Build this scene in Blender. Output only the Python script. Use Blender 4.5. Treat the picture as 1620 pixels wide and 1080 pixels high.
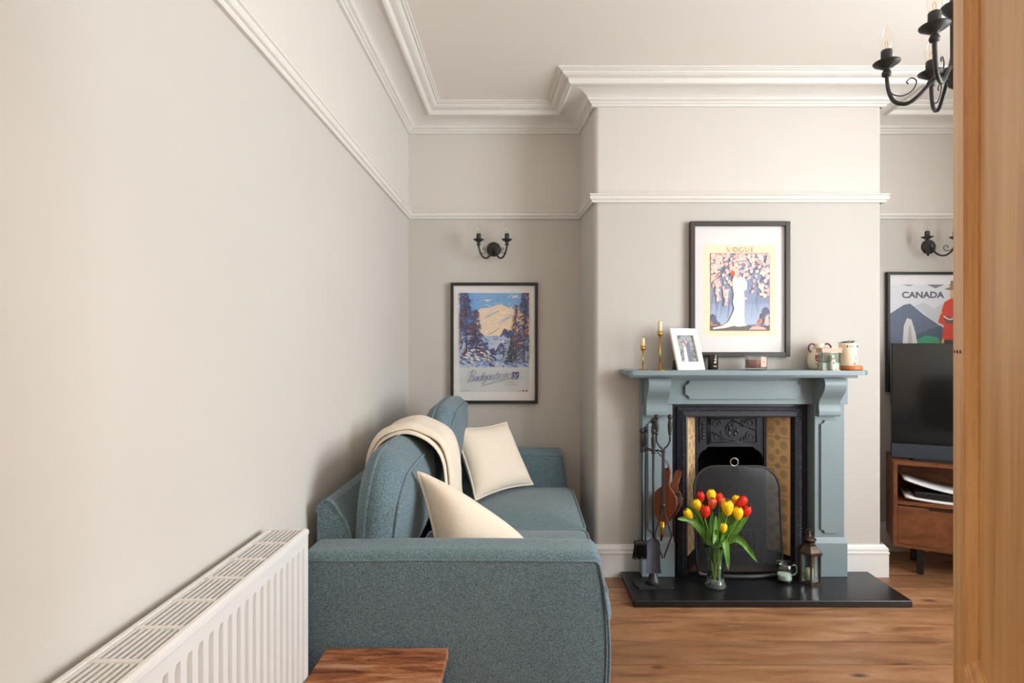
import bpy, bmesh, math, random
from mathutils import Vector, Matrix

for _o in list(bpy.data.objects):
    bpy.data.objects.remove(_o)
scene = bpy.context.scene
COL = scene.collection

# ------------------------------------------------------------------ camera, world, light, exposure
HC = 1.29            # camera height
FPX, VX, VY = 880.0, 828.0, 550.0
cam_d = bpy.data.cameras.new('camera')
cam = bpy.data.objects.new('camera', cam_d)
COL.objects.link(cam)
cam.location = (0, 0, HC)
cam.rotation_euler = (math.pi/2, 0, 0)
cam_d.sensor_width = 36
cam_d.lens = FPX/1620*36
cam_d.shift_x = -(VX-810)/1620
cam_d.shift_y = (VY-540)/1620
cam_d.clip_start = 0.02
scene.camera = cam

world = bpy.data.worlds.new('world'); scene.world = world
world.use_nodes = True
bg = world.node_tree.nodes['Background']
bg.inputs['Color'].default_value = (0.93, 0.97, 1.0, 1)
bg.inputs['Strength'].default_value = 10.5

scene.view_settings.view_transform = 'Standard'
scene.view_settings.look = 'None'
scene.view_settings.gamma = 1
scene.view_settings.use_curve_mapping = False
scene.view_settings.exposure = 0.87

# room dimensions
XL, XR = -0.734, 3.13
YB, YF = 3.55, 0.06
YC = 3.15                       # chimney breast face
CX0, CX1 = 0.40, 2.033          # chimney breast front corners
CB0, CB1 = 0.363, 2.07          # where its sides meet the back wall
ZC = 2.768
WIN = (0.20, 1.88, 0.60, 2.50)  # window y0,y1,z0,z1 in the right wall

pl = bpy.data.lights.new('daylight_portal', 'AREA')
pl.shape = 'RECTANGLE'; pl.size = WIN[3]-WIN[2]; pl.size_y = WIN[1]-WIN[0]
pl.cycles.is_portal = True
po = bpy.data.objects.new('daylight_portal', pl); COL.objects.link(po)
po.location = (XR+0.14, (WIN[0]+WIN[1])/2, (WIN[2]+WIN[3])/2)
po.rotation_euler = (0, math.pi/2, 0)

# ------------------------------------------------------------------ helpers
R = math.radians
def P(px, py, D):
    return Vector(((px-VX)*D/FPX, D, HC-(py-VY)*D/FPX))
def lin(c):
    out = []
    for v in c[:3]:
        v = v/255.0
        out.append(v/12.92 if v <= 0.04045 else ((v+0.055)/1.055)**2.4)
    return (out[0], out[1], out[2], 1.0)

class NT:
    """small node helper"""
    def __init__(s, name):
        s.m = bpy.data.materials.new(name); s.m.use_nodes = True
        s.t = s.m.node_tree; s.t.nodes.clear()
        s.out = s.n('ShaderNodeOutputMaterial')
    def n(s, typ, **kw):
        nd = s.t.nodes.new(typ)
        for k, v in kw.items(): setattr(nd, k, v)
        return nd
    def l(s, a, b): s.t.links.new(a, b)
    def setin(s, sock, v):
        if isinstance(v, bpy.types.NodeSocket): s.l(v, sock)
        else: sock.default_value = v
    def math(s, op, a, b=0.0, c=None):
        nd = s.n('ShaderNodeMath', operation=op)
        s.setin(nd.inputs[0], a); s.setin(nd.inputs[1], b)
        if c is not None: s.setin(nd.inputs[2], c)
        return nd.outputs[0]
    def mix(s, f, a, b, typ='MIX'):
        nd = s.n('ShaderNodeMix', data_type='RGBA', blend_type=typ)
        s.setin(nd.inputs[0], f); s.setin(nd.inputs[6], a); s.setin(nd.inputs[7], b)
        return nd.outputs[2]
    def coords(s, kind='Object', scale=(1,1,1), rnd=False):
        tc = s.n('ShaderNodeTexCoord')
        v = tc.outputs[kind]
        if rnd:
            oi = s.n('ShaderNodeObjectInfo')
            vm = s.n('ShaderNodeVectorMath', operation='ADD')
            cb = s.n('ShaderNodeCombineXYZ')
            s.setin(cb.inputs[0], s.math('MULTIPLY', oi.outputs['Random'], 37.0))
            s.setin(cb.inputs[1], s.math('MULTIPLY', oi.outputs['Random'], 11.0))
            s.setin(cb.inputs[2], s.math('MULTIPLY', oi.outputs['Random'], 23.0))
            s.l(v, vm.inputs[0]); s.l(cb.outputs[0], vm.inputs[1]); v = vm.outputs[0]
            s.rand = oi.outputs['Random']
        mp = s.n('ShaderNodeMapping'); mp.inputs['Scale'].default_value = scale
        s.l(v, mp.inputs['Vector'])
        return mp.outputs[0]
    def noise(s, vec, scale, detail=3, rough=0.5, dist=0.0):
        nd = s.n('ShaderNodeTexNoise')
        s.l(vec, nd.inputs['Vector'])
        nd.inputs['Scale'].default_value = scale; nd.inputs['Detail'].default_value = detail
        nd.inputs['Roughness'].default_value = rough; nd.inputs['Distortion'].default_value = dist
        return nd.outputs[0]
    def ramp(s, f, stops):
        nd = s.n('ShaderNodeValToRGB')
        e = nd.color_ramp.elements
        while len(e) > 1: e.remove(e[-1])
        e[0].position, e[0].color = stops[0]
        for p, c in stops[1:]:
            x = e.new(p); x.color = c
        s.setin(nd.inputs[0], f)
        return nd.outputs[0]
    def bump(s, h, strength=0.3, dist=0.002):
        nd = s.n('ShaderNodeBump')
        nd.inputs['Strength'].default_value = strength; nd.inputs['Distance'].default_value = dist
        s.l(h, nd.inputs['Height'])
        return nd.outputs[0]
    def bsdf(s, color, rough=0.5, metal=0.0, spec=0.5, normal=None, **kw):
        b = s.n('ShaderNodeBsdfPrincipled')
        s.setin(b.inputs['Base Color'], color); s.setin(b.inputs['Roughness'], rough)
        s.setin(b.inputs['Metallic'], metal); s.setin(b.inputs['Specular IOR Level'], spec)
        if normal is not None: s.l(normal, b.inputs['Normal'])
        for k, v in kw.items(): s.setin(b.inputs[k], v)
        s.l(b.outputs[0], s.out.inputs[0])
        return b

def plain(name, c, rough=0.5, metal=0.0, spec=0.5, var=0.06, scale=30, bump=0.0, bscale=60, **kw):
    t = NT(name); v = t.coords()
    base = lin(c)
    f = t.noise(v, scale, 3)
    dark = tuple(x*(1-var*2) for x in base[:3])+(1,)
    col = t.mix(f, base, dark)
    nrm = t.bump(t.noise(v, bscale, 3), bump, 0.002) if bump else None
    t.bsdf(col, rough, metal, spec, nrm, **kw)
    return t.m

def fabric(name, c1, c2, scale=420, bump=0.5, sheen=0.2):
    t = NT(name); v = t.coords()
    f = t.noise(v, scale, 2, 0.7)
    big = t.noise(v, 6, 3)
    col = t.ramp(f, [(0.32, lin(c1)), (0.68, lin(c2))])
    col = t.mix(t.math('MULTIPLY', big, 0.25), col, lin(c1))
    w = t.noise(t.coords('Object', (1, 1, 1)), scale*1.3, 1)
    wr = t.noise(v, 9, 2)
    h = t.math('ADD', t.math('MULTIPLY', w, 0.35), t.math('MULTIPLY', wr, 1.2))
    t.bsdf(col, 0.9, 0, 0.2, t.bump(h, bump, 0.004), **{'Sheen Weight': sheen})
    return t.m

def wood(name, stops, axis=0, scale=6.0, rough=0.45, spec=0.4, knots=0.0, rnd=False, grain=0.3, stretch=14.0, var=0.0):
    t = NT(name)
    sc = [stretch/1.0]*3; sc[axis] = 1.0
    v = t.coords('Object', tuple(sc), rnd)
    f = t.noise(v, scale/4, 5, 0.6, 0.6)
    f2 = t.noise(v, scale*3, 3, 0.7, 0.2)
    mixf = t.math('ADD', t.math('MULTIPLY', f, 0.8), t.math('MULTIPLY', f2, 0.25))
    col = t.ramp(mixf, [(p, lin(c)) for p, c in stops])
    if var and rnd:
        col = t.mix(t.math('MULTIPLY', t.rand, var), col, lin(stops[0][1]))
    if knots:
        sk = [4.0]*3; sk[axis] = 1.6
        vk = t.coords('Object', tuple(sk), rnd)
        vo = t.n('ShaderNodeTexVoronoi'); t.l(vk, vo.inputs['Vector']); vo.inputs['Scale'].default_value = 1.6
        k = t.n('ShaderNodeMapRange'); t.l(vo.outputs['Distance'], k.inputs[0])
        k.inputs[1].default_value = 0.03; k.inputs[2].default_value = 0.13
        k.inputs[3].default_value = knots; k.inputs[4].default_value = 0.0
        col = t.mix(k.outputs[0], col, lin((62, 34, 18)))
    r = t.math('ADD', rough-0.08, t.math('MULTIPLY', f2, 0.2))
    t.bsdf(col, r, 0, spec, t.bump(f2, grain, 0.0015))
    return t.m

def thin_glass(name, tint=(255, 255, 255), boost=1.0, rough=0.01):
    t = NT(name)
    fr = t.n('ShaderNodeLayerWeight'); fr.inputs[0].default_value = 0.5
    fz = t.math('ADD', 0.04, t.math('MULTIPLY', 0.8, t.math('POWER', fr.outputs['Facing'], 4.0)))
    tr = t.n('ShaderNodeBsdfTransparent'); tr.inputs[0].default_value = lin(tint)
    gl = t.n('ShaderNodeBsdfGlossy'); gl.inputs['Roughness'].default_value = rough
    mx = t.n('ShaderNodeMixShader')
    t.setin(mx.inputs[0], t.math('MULTIPLY', fz, boost))
    t.l(tr.outputs[0], mx.inputs[1]); t.l(gl.outputs[0], mx.inputs[2])
    t.l(mx.outputs[0], t.out.inputs[0])
    return t.m

def wall_paint():
    t = NT('wall_paint')
    g = t.n('ShaderNodeNewGeometry'); sp = t.n('ShaderNodeSeparateXYZ'); t.l(g.outputs['Position'], sp.inputs[0])
    up = t.math('GREATER_THAN', sp.outputs[2], 2.13)
    v = t.coords('Object')
    n = t.noise(v, 1.6, 4, 0.6)
    lo = t.mix(n, lin((200, 195, 188)), lin((195, 190, 183)))
    hi = t.mix(n, lin((216, 210, 203)), lin((211, 205, 198)))
    t.bsdf(t.mix(up, lo, hi), 0.6, 0, 0.3, t.bump(t.noise(v, 22, 4, 0.6), 0.12, 0.003))
    return t.m

def tile_mat():
    t = NT('patterned_tile')
    tc = t.n('ShaderNodeTexCoord'); sp = t.n('ShaderNodeSeparateXYZ'); t.l(tc.outputs['UV'], sp.inputs[0])
    u, v = sp.outputs[0], sp.outputs[1]
    def cell(uu, vv, offu, offv):
        a = t.math('SUBTRACT', t.math('FRACT', t.math('ADD', t.math('MULTIPLY', uu, 2.0), offu)), 0.5)
        b = t.math('SUBTRACT', t.math('FRACT', t.math('ADD', t.math('MULTIPLY', vv, 2.0), offv)), 0.5)
        r = t.math('SQRT', t.math('ADD', t.math('MULTIPLY', a, a), t.math('MULTIPLY', b, b)))
        return a, b, r, t.math('ARCTAN2', b, a)
    a, b, r, th = cell(u, v, 0, 0)
    petal = t.math('COSINE', t.math('MULTIPLY', th, 8.0))
    inside = t.math('LESS_THAN', r, 0.26)
    ring = t.math('MULTIPLY', inside, t.math('GREATER_THAN', r, 0.22))
    fill = t.math('MULTIPLY', t.math('LESS_THAN', r, 0.2), t.math('GREATER_THAN', t.math('ADD', petal, t.math('SINE', t.math('MULTIPLY', r, 60.0))), -0.1))
    m1 = t.math('MAXIMUM', ring, t.math('MULTIPLY', fill, 0.8))
    a2, b2, r2, th2 = cell(u, v, 0.5, 0.5)
    star = t.math('LESS_THAN', r2, t.math('ADD', 0.13, t.math('MULTIPLY', 0.09, t.math('COSINE', t.math('MULTIPLY', th2, 8.0)))))
    star = t.math('MULTIPLY', star, t.math('GREATER_THAN', r2, 0.05))
    mid = t.math('LESS_THAN', t.math('ABSOLUTE', t.math('SUBTRACT', u, 0.5)), 0.25)
    m = t.math('MAXIMUM', m1, t.math('MULTIPLY', star, mid))
    n = t.noise(t.coords(), 25, 3)
    base = t.mix(n, lin((236, 202, 152)), lin((222, 182, 132)))
    col = t.mix(t.math('MULTIPLY', m, 0.9), base, lin((92, 112, 84)))
    t.bsdf(col, 0.16, 0, 0.5)
    return t.m

def thick_glass(name, tint, body=0.12):
    t = NT(name)
    fr = t.n('ShaderNodeLayerWeight'); fr.inputs[0].default_value = 0.5
    fz = t.math('ADD', 0.06, t.math('MULTIPLY', 0.8, t.math('POWER', fr.outputs['Facing'], 3.0)))
    tr = t.n('ShaderNodeBsdfTransparent'); tr.inputs[0].default_value = lin(tint)
    df = t.n('ShaderNodeBsdfDiffuse'); df.inputs[0].default_value = lin((214, 232, 220))
    gl = t.n('ShaderNodeBsdfGlossy'); gl.inputs['Roughness'].default_value = 0.03
    m1 = t.n('ShaderNodeMixShader'); m1.inputs[0].default_value = body
    t.l(tr.outputs[0], m1.inputs[1]); t.l(df.outputs[0], m1.inputs[2])
    mx = t.n('ShaderNodeMixShader'); t.setin(mx.inputs[0], fz)
    t.l(m1.outputs[0], mx.inputs[1]); t.l(gl.outputs[0], mx.inputs[2]); t.l(mx.outputs[0], t.out.inputs[0])
    return t.m
# materials
M = {}
M['wall'] = wall_paint()
M['ceiling'] = plain('ceiling_paint', (238, 232, 224), 0.7, spec=0.2, var=0.01, scale=3)
M['trim'] = plain('trim_paint', (226, 222, 215), 0.4, var=0.01, scale=8)
M['skirting'] = plain('skirting_paint', (228, 226, 222), 0.35, var=0.01, scale=8)
M['floor_wood'] = wood('floorboard_wood', [(0.3, (98, 64, 40)), (0.43, (146, 100, 66)), (0.54, (172, 122, 82)), (0.7, (192, 150, 112))], 0, 11.0, 0.42, 0.5, 0.95, True, 0.4, 6.0, 0.55)
M['subfloor'] = plain('subfloor_dark', (38, 26, 18), 0.9)
M['sofa'] = fabric('teal_fabric', (56, 72, 80), (130, 154, 162), 300)
M['sofa_dark'] = fabric('charcoal_fabric', (34, 34, 36), (58, 58, 60))
M['cream'] = fabric('cream_fabric', (214, 198, 178), (238, 225, 208), 500, 0.35)
M['throw'] = fabric('cream_knit', (218, 202, 182), (242, 230, 214), 300, 0.6)
M['iron'] = plain('black_iron', (62, 60, 59), 0.45, 0.4, 0.5, 0.1, 60, 0.25, 90)
M['castiron'] = plain('cast_iron', (56, 58, 66), 0.36, 0.45, 0.7, 0.15, 40, 0.35, 70)
M['soot'] = plain('soot_black', (14, 13, 13), 0.95, spec=0.1)
M['surround'] = plain('surround_paint', (130, 146, 151), 0.42, var=0.03, scale=9, bump=0.08, bscale=20)
M['slate'] = plain('black_slate', (28, 29, 32), 0.28, spec=0.5, var=0.25, scale=14, bump=0.15, bscale=40)
M['tile'] = tile_mat()
M['grout'] = plain('tile_grout', (120, 70, 50), 0.8)
M['rad'] = plain('radiator_enamel', (214, 212, 209), 0.3, var=0.01, scale=5)
M['rad_dark'] = plain('radiator_core', (46, 42, 38), 0.7)
M['black_frame'] = plain('black_frame_wood', (38, 35, 33), 0.4, var=0.1)
M['brown_frame'] = plain('dark_brown_frame_wood', (60, 52, 48), 0.4, var=0.1)
M['mount'] = plain('white_mount_card', (226, 222, 220), 0.7, var=0.005)
M['pane'] = thin_glass('picture_glass', boost=0.4)
M['glass'] = thin_glass('clear_glass', (244, 250, 247), boost=1.7)
M['thick'] = thick_glass('thick_glass', (240, 250, 244))
M['bulb'] = thin_glass('bulb_glass', (255, 252, 248), boost=1.3)
M['brass'] = plain('brass', (206, 158, 62), 0.25, 1.0, var=0.05)
M['wax'] = plain('ivory_wax', (240, 224, 184), 0.5, var=0.02)
M['pink_wax'] = plain('pink_wax', (226, 150, 142), 0.5, var=0.03)
M['white_wax'] = plain('white_wax', (240, 240, 236), 0.5, var=0.02)
M['white_gloss'] = plain('white_lacquer', (246, 242, 234), 0.3, var=0.01)
M['black_plastic'] = plain('black_plastic', (22, 22, 23), 0.4)
M['screen'] = plain('television_glass', (26, 23, 21), 0.1, spec=0.8, var=0.02)
M['navy_plastic'] = plain('blue_black_cloth', (44, 50, 60), 0.6)
M['white_plastic'] = plain('white_plastic', (232, 232, 234), 0.35, var=0.01)
M['walnut'] = wood('walnut', [(0.25, (66, 36, 20)), (0.5, (112, 66, 38)), (0.75, (142, 90, 54))], 0, 5, 0.4)
M['pine'] = wood('waxed_pine', [(0.25, (168, 108, 54)), (0.42, (204, 146, 84)), (0.58, (220, 168, 104)), (0.8, (230, 186, 126))], 2, 9, 0.42, 0.4, 0.6, False, 0.2, 9)
M['table_wood'] = wood('reclaimed_wood', [(0.34, (58, 34, 24)), (0.45, (122, 70, 40)), (0.54, (154, 94, 56)), (0.66, (180, 136, 106))], 0, 22, 0.5, 0.4, 0.95, False, 0.5, 6)
M['bellows_wood'] = wood('bellows_wood', [(0.25, (84, 40, 22)), (0.5, (128, 66, 38)), (0.75, (150, 84, 52))], 2, 6, 0.35)
M['leather'] = plain('black_leather', (34, 33, 34), 0.35, bump=0.4, bscale=80)
M['nailhead'] = plain('steel_nail', (190, 188, 184), 0.3, 1.0)
M['bristle'] = plain('black_bristle', (24, 22, 21), 0.8)
M['shovel_steel'] = plain('blued_steel', (92, 98, 112), 0.4, 0.7, var=0.15)
M['mesh_guard'] = None
M['bronze'] = plain('aged_bronze', (92, 76, 64), 0.4, 0.8, var=0.3, scale=25, bump=0.3, bscale=60)
M['copper_wood'] = wood('orange_wood', [(0.3, (160, 84, 44)), (0.6, (200, 120, 68))], 0, 6, 0.4)
M['ceramic'] = plain('cream_ceramic', (242, 230, 206), 0.2, var=0.02)
M['burgundy'] = plain('burgundy_glaze', (112, 34, 44), 0.2)
M['red_print'] = plain('red_glaze', (190, 30, 26), 0.25)
M['green_print'] = plain('olive_glaze', (138, 134, 62), 0.25)
M['pink_box'] = plain('dusty_pink_card', (222, 172, 156), 0.5, var=0.03)
M['gold_edge'] = plain('gilt_edge', (236, 204, 140), 0.35, 0.4)
M['dark_jar'] = plain('dark_brown_glass', (48, 38, 36), 0.2)
M['label'] = plain('cream_label', (240, 228, 206), 0.6, var=0.01)
M['hall'] = plain('hall_paint', (236, 226, 212), 0.6, var=0.01, scale=3)
M['stem'] = plain('tulip_stem', (122, 164, 66), 0.45)
t_ = NT('tulip_leaf'); v_ = t_.coords('Object', (60, 60, 6))
t_.bsdf(t_.ramp(t_.noise(v_, 1.5, 3), [(0.3, lin((60, 112, 36))), (0.7, lin((116, 164, 66)))]), 0.4, 0, 0.4)
M['leaf'] = t_.m
def petal_mat(name, c1, c2):
    t = NT(name); v = t.coords('Object', (120, 120, 14))
    t.bsdf(t.ramp(t.noise(v, 1.0, 3), [(0.3, lin(c1)), (0.75, lin(c2))]), 0.4, 0, 0.3, **{'Subsurface Weight': 0.1, 'Subsurface Radius': (0.01, 0.006, 0.003)})
    return t.m
M['yellow_petal'] = petal_mat('yellow_petal', (250, 196, 8), (255, 222, 40))
M['red_petal'] = petal_mat('red_petal', (206, 22, 16), (240, 66, 40))
M['orange_petal'] = petal_mat('orange_petal', (226, 70, 40), (246, 128, 84))
# fine wire mesh of the fire guard: a perforated sheet, partly see-through
t_ = NT('fine_wire_mesh')
b_ = t_.n('ShaderNodeBsdfPrincipled'); b_.inputs['Base Color'].default_value = lin((46, 46, 48)); b_.inputs['Roughness'].default_value = 0.5
b_.inputs['Metallic'].default_value = 0.4
tr_ = t_.n('ShaderNodeBsdfTransparent'); mx_ = t_.n('ShaderNodeMixShader'); mx_.inputs[0].default_value = 0.72
t_.l(tr_.outputs[0], mx_.inputs[1]); t_.l(b_.outputs[0], mx_.inputs[2]); t_.l(mx_.outputs[0], t_.out.inputs[0])
M['mesh_guard'] = t_.m
# flat prints: colour from the mesh's own print-colour attribute
t_ = NT('printed_paper'); a_ = t_.n('ShaderNodeVertexColor'); a_.layer_name = 'print'
v_ = t_.coords('Object'); 
t_.bsdf(t_.mix(t_.math('MULTIPLY', t_.noise(v_, 120, 3), 0.12), a_.outputs[0], (0.9, 0.88, 0.85, 1)), 0.6, 0, 0.2)
M['print'] = t_.m

WPOS = {}
class MB:
    def __init__(s):
        s.v = []; s.f = []; s.sm = []; s.uv = None; s.col = None
    def add(s, vs, fs, smooth=False):
        o = len(s.v)
        s.v += [Vector(p) for p in vs]
        for f in fs:
            s.f.append(tuple(i+o for i in f)); s.sm.append(smooth)
        return s
    def xf(s, m, start=0):
        for i in range(start, len(s.v)): s.v[i] = m @ s.v[i]
        return s
    def box(s, x0, x1, y0, y1, z0, z1):
        vs = [(x0,y0,z0),(x1,y0,z0),(x1,y1,z0),(x0,y1,z0),(x0,y0,z1),(x1,y0,z1),(x1,y1,z1),(x0,y1,z1)]
        return s.add(vs, [(0,3,2,1),(4,5,6,7),(0,1,5,4),(1,2,6,5),(2,3,7,6),(3,0,4,7)])
    def bbox(s, x0, x1, y0, y1, z0, z1, b=0.003):
        """box with chamfered edges"""
        return s.rbox((x0+x1)/2, (y0+y1)/2, (z0+z1)/2, (x1-x0)/2, (y1-y0)/2, (z1-z0)/2, b, 1, 1, smooth=False)
    def rbox(s, cx, cy, cz, hx, hy, hz, r, k=4, m=4, deform=None, smooth=True):
        def coords(h):
            inner = h-r; c = []
            for i in range(k): c.append(-h + r*(1-math.cos(i/k*math.pi/2)) if k > 1 else -h)
            for i in range(m+1): c.append(-inner+2*inner*i/m)
            for i in range(k-1, -1, -1): c.append(h - r*(1-math.cos(i/k*math.pi/2)) if k > 1 else h)
            return c
        X, Y, Z = coords(hx), coords(hy), coords(hz)
        idx = {}; vs = []; fs = []
        def vid(p):
            key = (round(p[0], 6), round(p[1], 6), round(p[2], 6))
            if key not in idx:
                idx[key] = len(vs)
                q = [max(-(h-r), min(h-r, a)) for a, h in zip(p, (hx, hy, hz))]
                d = Vector([a-b for a, b in zip(p, q)])
                nn = sum(1 for a in d if abs(a) > 1e-9)
                if nn > 0:
                    if k == 1:
                        # chamfer: pull corner to the average of the flat edges
                        mx = max(abs(a) for a in d)
                        d = d*(1.0/nn)*(1.0 if nn == 1 else 1.35)
                    else:
                        d = d.normalized()*r if d.length > 0 else d
                w = Vector(q)+d
                if deform: w = deform(w)
                vs.append(Vector((w[0]+cx, w[1]+cy, w[2]+cz)))
            return idx[key]
        def face(axis, val, A, B, flip):
            for i in range(len(A)-1):
                for j in range(len(B)-1):
                    qs = []
                    for (a, b) in ((A[i], B[j]), (A[i+1], B[j]), (A[i+1], B[j+1]), (A[i], B[j+1])):
                        if axis == 0: p = (val, a, b)
                        elif axis == 1: p = (b, val, a)
                        else: p = (a, b, val)
                        qs.append(vid(p))
                    if flip: qs.reverse()
                    if len(set(qs)) >= 3:
                        u = []
                        for q in qs:
                            if q not in u: u.append(q)
                        fs.append(tuple(u))
        face(0, hx, Y, Z, False); face(0, -hx, Y, Z, True)
        face(1, hy, Z, X, False); face(1, -hy, Z, X, True)
        face(2, hz, X, Y, False); face(2, -hz, X, Y, True)
        return s.add(vs, fs, smooth)
    def lathe(s, prof, c=(0,0,0), seg=20, smooth=True, axis=None, cap=True):
        """prof: (radius, height) from bottom to top; revolved about z, or about axis"""
        vs = []; fs = []
        n = len(prof)
        for (r, h) in prof:
            for i in range(seg):
                a = 2*math.pi*i/seg
                vs.append(Vector((r*math.cos(a), r*math.sin(a), h)))
        for j in range(n-1):
            for i in range(seg):
                i2 = (i+1) % seg
                fs.append((j*seg+i, j*seg+i2, (j+1)*seg+i2, (j+1)*seg+i))
        if cap:
            if prof[0][0] > 1e-5: fs.append(tuple(reversed(range(seg))))
            if prof[-1][0] > 1e-5: fs.append(tuple((n-1)*seg+i for i in range(seg)))
        if axis is not None:
            q = Vector((0,0,1)).rotation_difference(Vector(axis).normalized())
            vs = [q @ p for p in vs]
        vs = [p+Vector(c) for p in vs]
        return s.add(vs, fs, smooth)
    def tube(s, pts, r, seg=8, closed=False, smooth=True, cap=True):
        pts = [Vector(p) for p in pts]; n = len(pts)
        rs = r if isinstance(r, (list, tuple)) else [r]*n
        vs = []; fs = []
        prev = None
        for i, p in enumerate(pts):
            if closed: t = pts[(i+1) % n]-pts[i-1]
            else: t = pts[min(i+1, n-1)]-pts[max(i-1, 0)]
            if t.length < 1e-9: t = Vector((0, 0, 1))
            t.normalize()
            if prev is None:
                up = Vector((0, 0, 1)) if abs(t.z) < 0.9 else Vector((1, 0, 0))
                a = t.cross(up).normalized()
            else:
                a = (prev - t*prev.dot(t))
                a = a.normalized() if a.length > 1e-6 else t.orthogonal().normalized()
            b = t.cross(a); prev = a
            for k in range(seg):
                w = 2*math.pi*k/seg
                vs.append(p+(a*math.cos(w)+b*math.sin(w))*rs[i])
        m = n if closed else n-1
        for i in range(m):
            i2 = (i+1) % n
            for k in range(seg):
                k2 = (k+1) % seg
                fs.append((i*seg+k, i*seg+k2, i2*seg+k2, i2*seg+k))
        if cap and not closed:
            fs.append(tuple(reversed(range(seg)))); fs.append(tuple((n-1)*seg+k for k in range(seg)))
        return s.add(vs, fs, smooth)
    def ball(s, c, r, seg=12, sx=1, sy=1, sz=1):
        prof = []
        for j in range(seg//2+1):
            a = -math.pi/2+math.pi*j/(seg//2)
            prof.append((max(math.cos(a)*r, 1e-5), math.sin(a)*r))
        st = len(s.v)
        s.lathe(prof, (0, 0, 0), seg, True, None, False)
        for i in range(st, len(s.v)):
            p = s.v[i]; s.v[i] = Vector((p.x*sx+c[0], p.y*sy+c[1], p.z*sz+c[2]))
        return s
    def prism(s, poly, d0, d1, axis='y', smooth=False):
        """poly 2-D list (a,b) extruded along axis between d0,d1; axis y: (x,z); axis x: (y,z); axis z: (x,y)"""
        n = len(poly)
        def mk(a, b, d):
            return (a, d, b) if axis == 'y' else ((d, a, b) if axis == 'x' else (a, b, d))
        vs = [mk(a, b, d0) for a, b in poly]+[mk(a, b, d1) for a, b in poly]
        fs = [tuple(range(n)), tuple(reversed(range(n, 2*n)))]
        for i in range(n):
            j = (i+1) % n
            fs.append((i, i+n, j+n, j))
        return s.add(vs, fs, smooth)
    def build(s, name, mat, parent=None, origin=None, fixn=True):
        me = bpy.data.meshes.new(name)
        o = WPOS[parent.name] if parent else (Vector(origin) if origin is not None else Vector((0, 0, 0)))
        me.from_pydata([p-o for p in s.v], [], s.f)
        me.polygons.foreach_set('use_smooth', s.sm)
        if isinstance(mat, (list, tuple)):
            for m_ in mat: me.materials.append(m_)
        else: me.materials.append(mat)
        if s.uv:
            ul = me.uv_layers.new(name='UVMap')
            for li, lp in enumerate(me.loops): ul.data[li].uv = s.uv[lp.vertex_index]
        if s.col:
            ca = me.color_attributes.new('print', 'FLOAT_COLOR', 'CORNER')
            for pi, pg in enumerate(me.polygons):
                for li in pg.loop_indices: ca.data[li].color = s.col[pi]
        if fixn:
            bm = bmesh.new(); bm.from_mesh(me)
            bmesh.ops.recalc_face_normals(bm, faces=bm.faces)
            bm.to_mesh(me); bm.free()
        me.update()
        ob = bpy.data.objects.new(name, me); COL.objects.link(ob)
        if parent: ob.parent = parent
        else: ob.location = o
        WPOS[ob.name] = o
        return ob

def tag(o, label=None, cat=None, group=None, kind=None):
    if label: o['label'] = label
    if cat: o['category'] = cat
    if group: o['group'] = group
    if kind: o['kind'] = kind
    return o
def thing(name, label, cat, loc, group=None):
    e = bpy.data.objects.new(name, None); COL.objects.link(e)
    e.location = loc; e.empty_display_size = 0.05
    WPOS[e.name] = Vector(loc)
    return tag(e, label, cat, group)
def struct(o): o['kind'] = 'structure'; return o
def copy_tree(o, loc=None, parent=None):
    c = o.copy(); COL.objects.link(c)
    if parent: c.parent = parent
    if loc is not None: c.location = loc
    WPOS[c.name] = Vector(loc) if loc is not None else WPOS[(parent or o).name]
    for ch in list(o.children): copy_tree(ch, None, c)
    return c
def share(o, name, mesh_of, loc, parent):
    c = bpy.data.objects.new(name, mesh_of.data); COL.objects.link(c); c.parent = parent; c.location = loc
    return c
def spline(pts, n=8, closed=False):
    pts = [Vector(p) for p in pts]; out = []; N = len(pts)
    rng = N if closed else N-1
    for i in range(rng):
        p0 = pts[(i-1) % N] if (closed or i > 0) else pts[0]
        p1 = pts[i]; p2 = pts[(i+1) % N]
        p3 = pts[(i+2) % N] if (closed or i+2 < N) else pts[-1]
        for k in range(n):
            t = k/n
            out.append(0.5*((2*p1)+(-p0+p2)*t+(2*p0-5*p1+4*p2-p3)*t*t+(-p0+3*p1-3*p2+p3)*t*t*t))
    if not closed: out.append(pts[-1])
    return out
def sweep(path, prof, closed=False, z0=0.0, ends=True):
    """profile (offset towards the right of the path, z) swept along a plan path with mitred corners"""
    mb = MB(); n = len(path); path = [Vector((p[0], p[1])) for p in path]; m = len(prof)
    for i in range(n):
        if closed or 0 < i < n-1:
            d1 = (path[i]-path[i-1]).normalized(); d2 = (path[(i+1) % n]-path[i]).normalized()
        else:
            d1 = d2 = ((path[1]-path[0]) if i == 0 else (path[-1]-path[-2])).normalized()
        n1 = Vector((d1.y, -d1.x)); n2 = Vector((d2.y, -d2.x))
        b = (n1+n2); b = b/(b.dot(n1)) if abs(b.dot(n1)) > 1e-6 else n1
        for (p, z) in prof:
            q = path[i]+b*p
            mb.v.append(Vector((q.x, q.y, z0+z)))
    for i in range(n if closed else n-1):
        j = (i+1) % n
        for k in range(m-1):
            mb.f.append((i*m+k, i*m+k+1, j*m+k+1, j*m+k)); mb.sm.append(False)
    if not closed and ends:
        mb.f.append(tuple(range(m))); mb.sm.append(False)
        mb.f.append(tuple((n-1)*m+k for k in reversed(range(m)))); mb.sm.append(False)
    return mb

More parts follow.
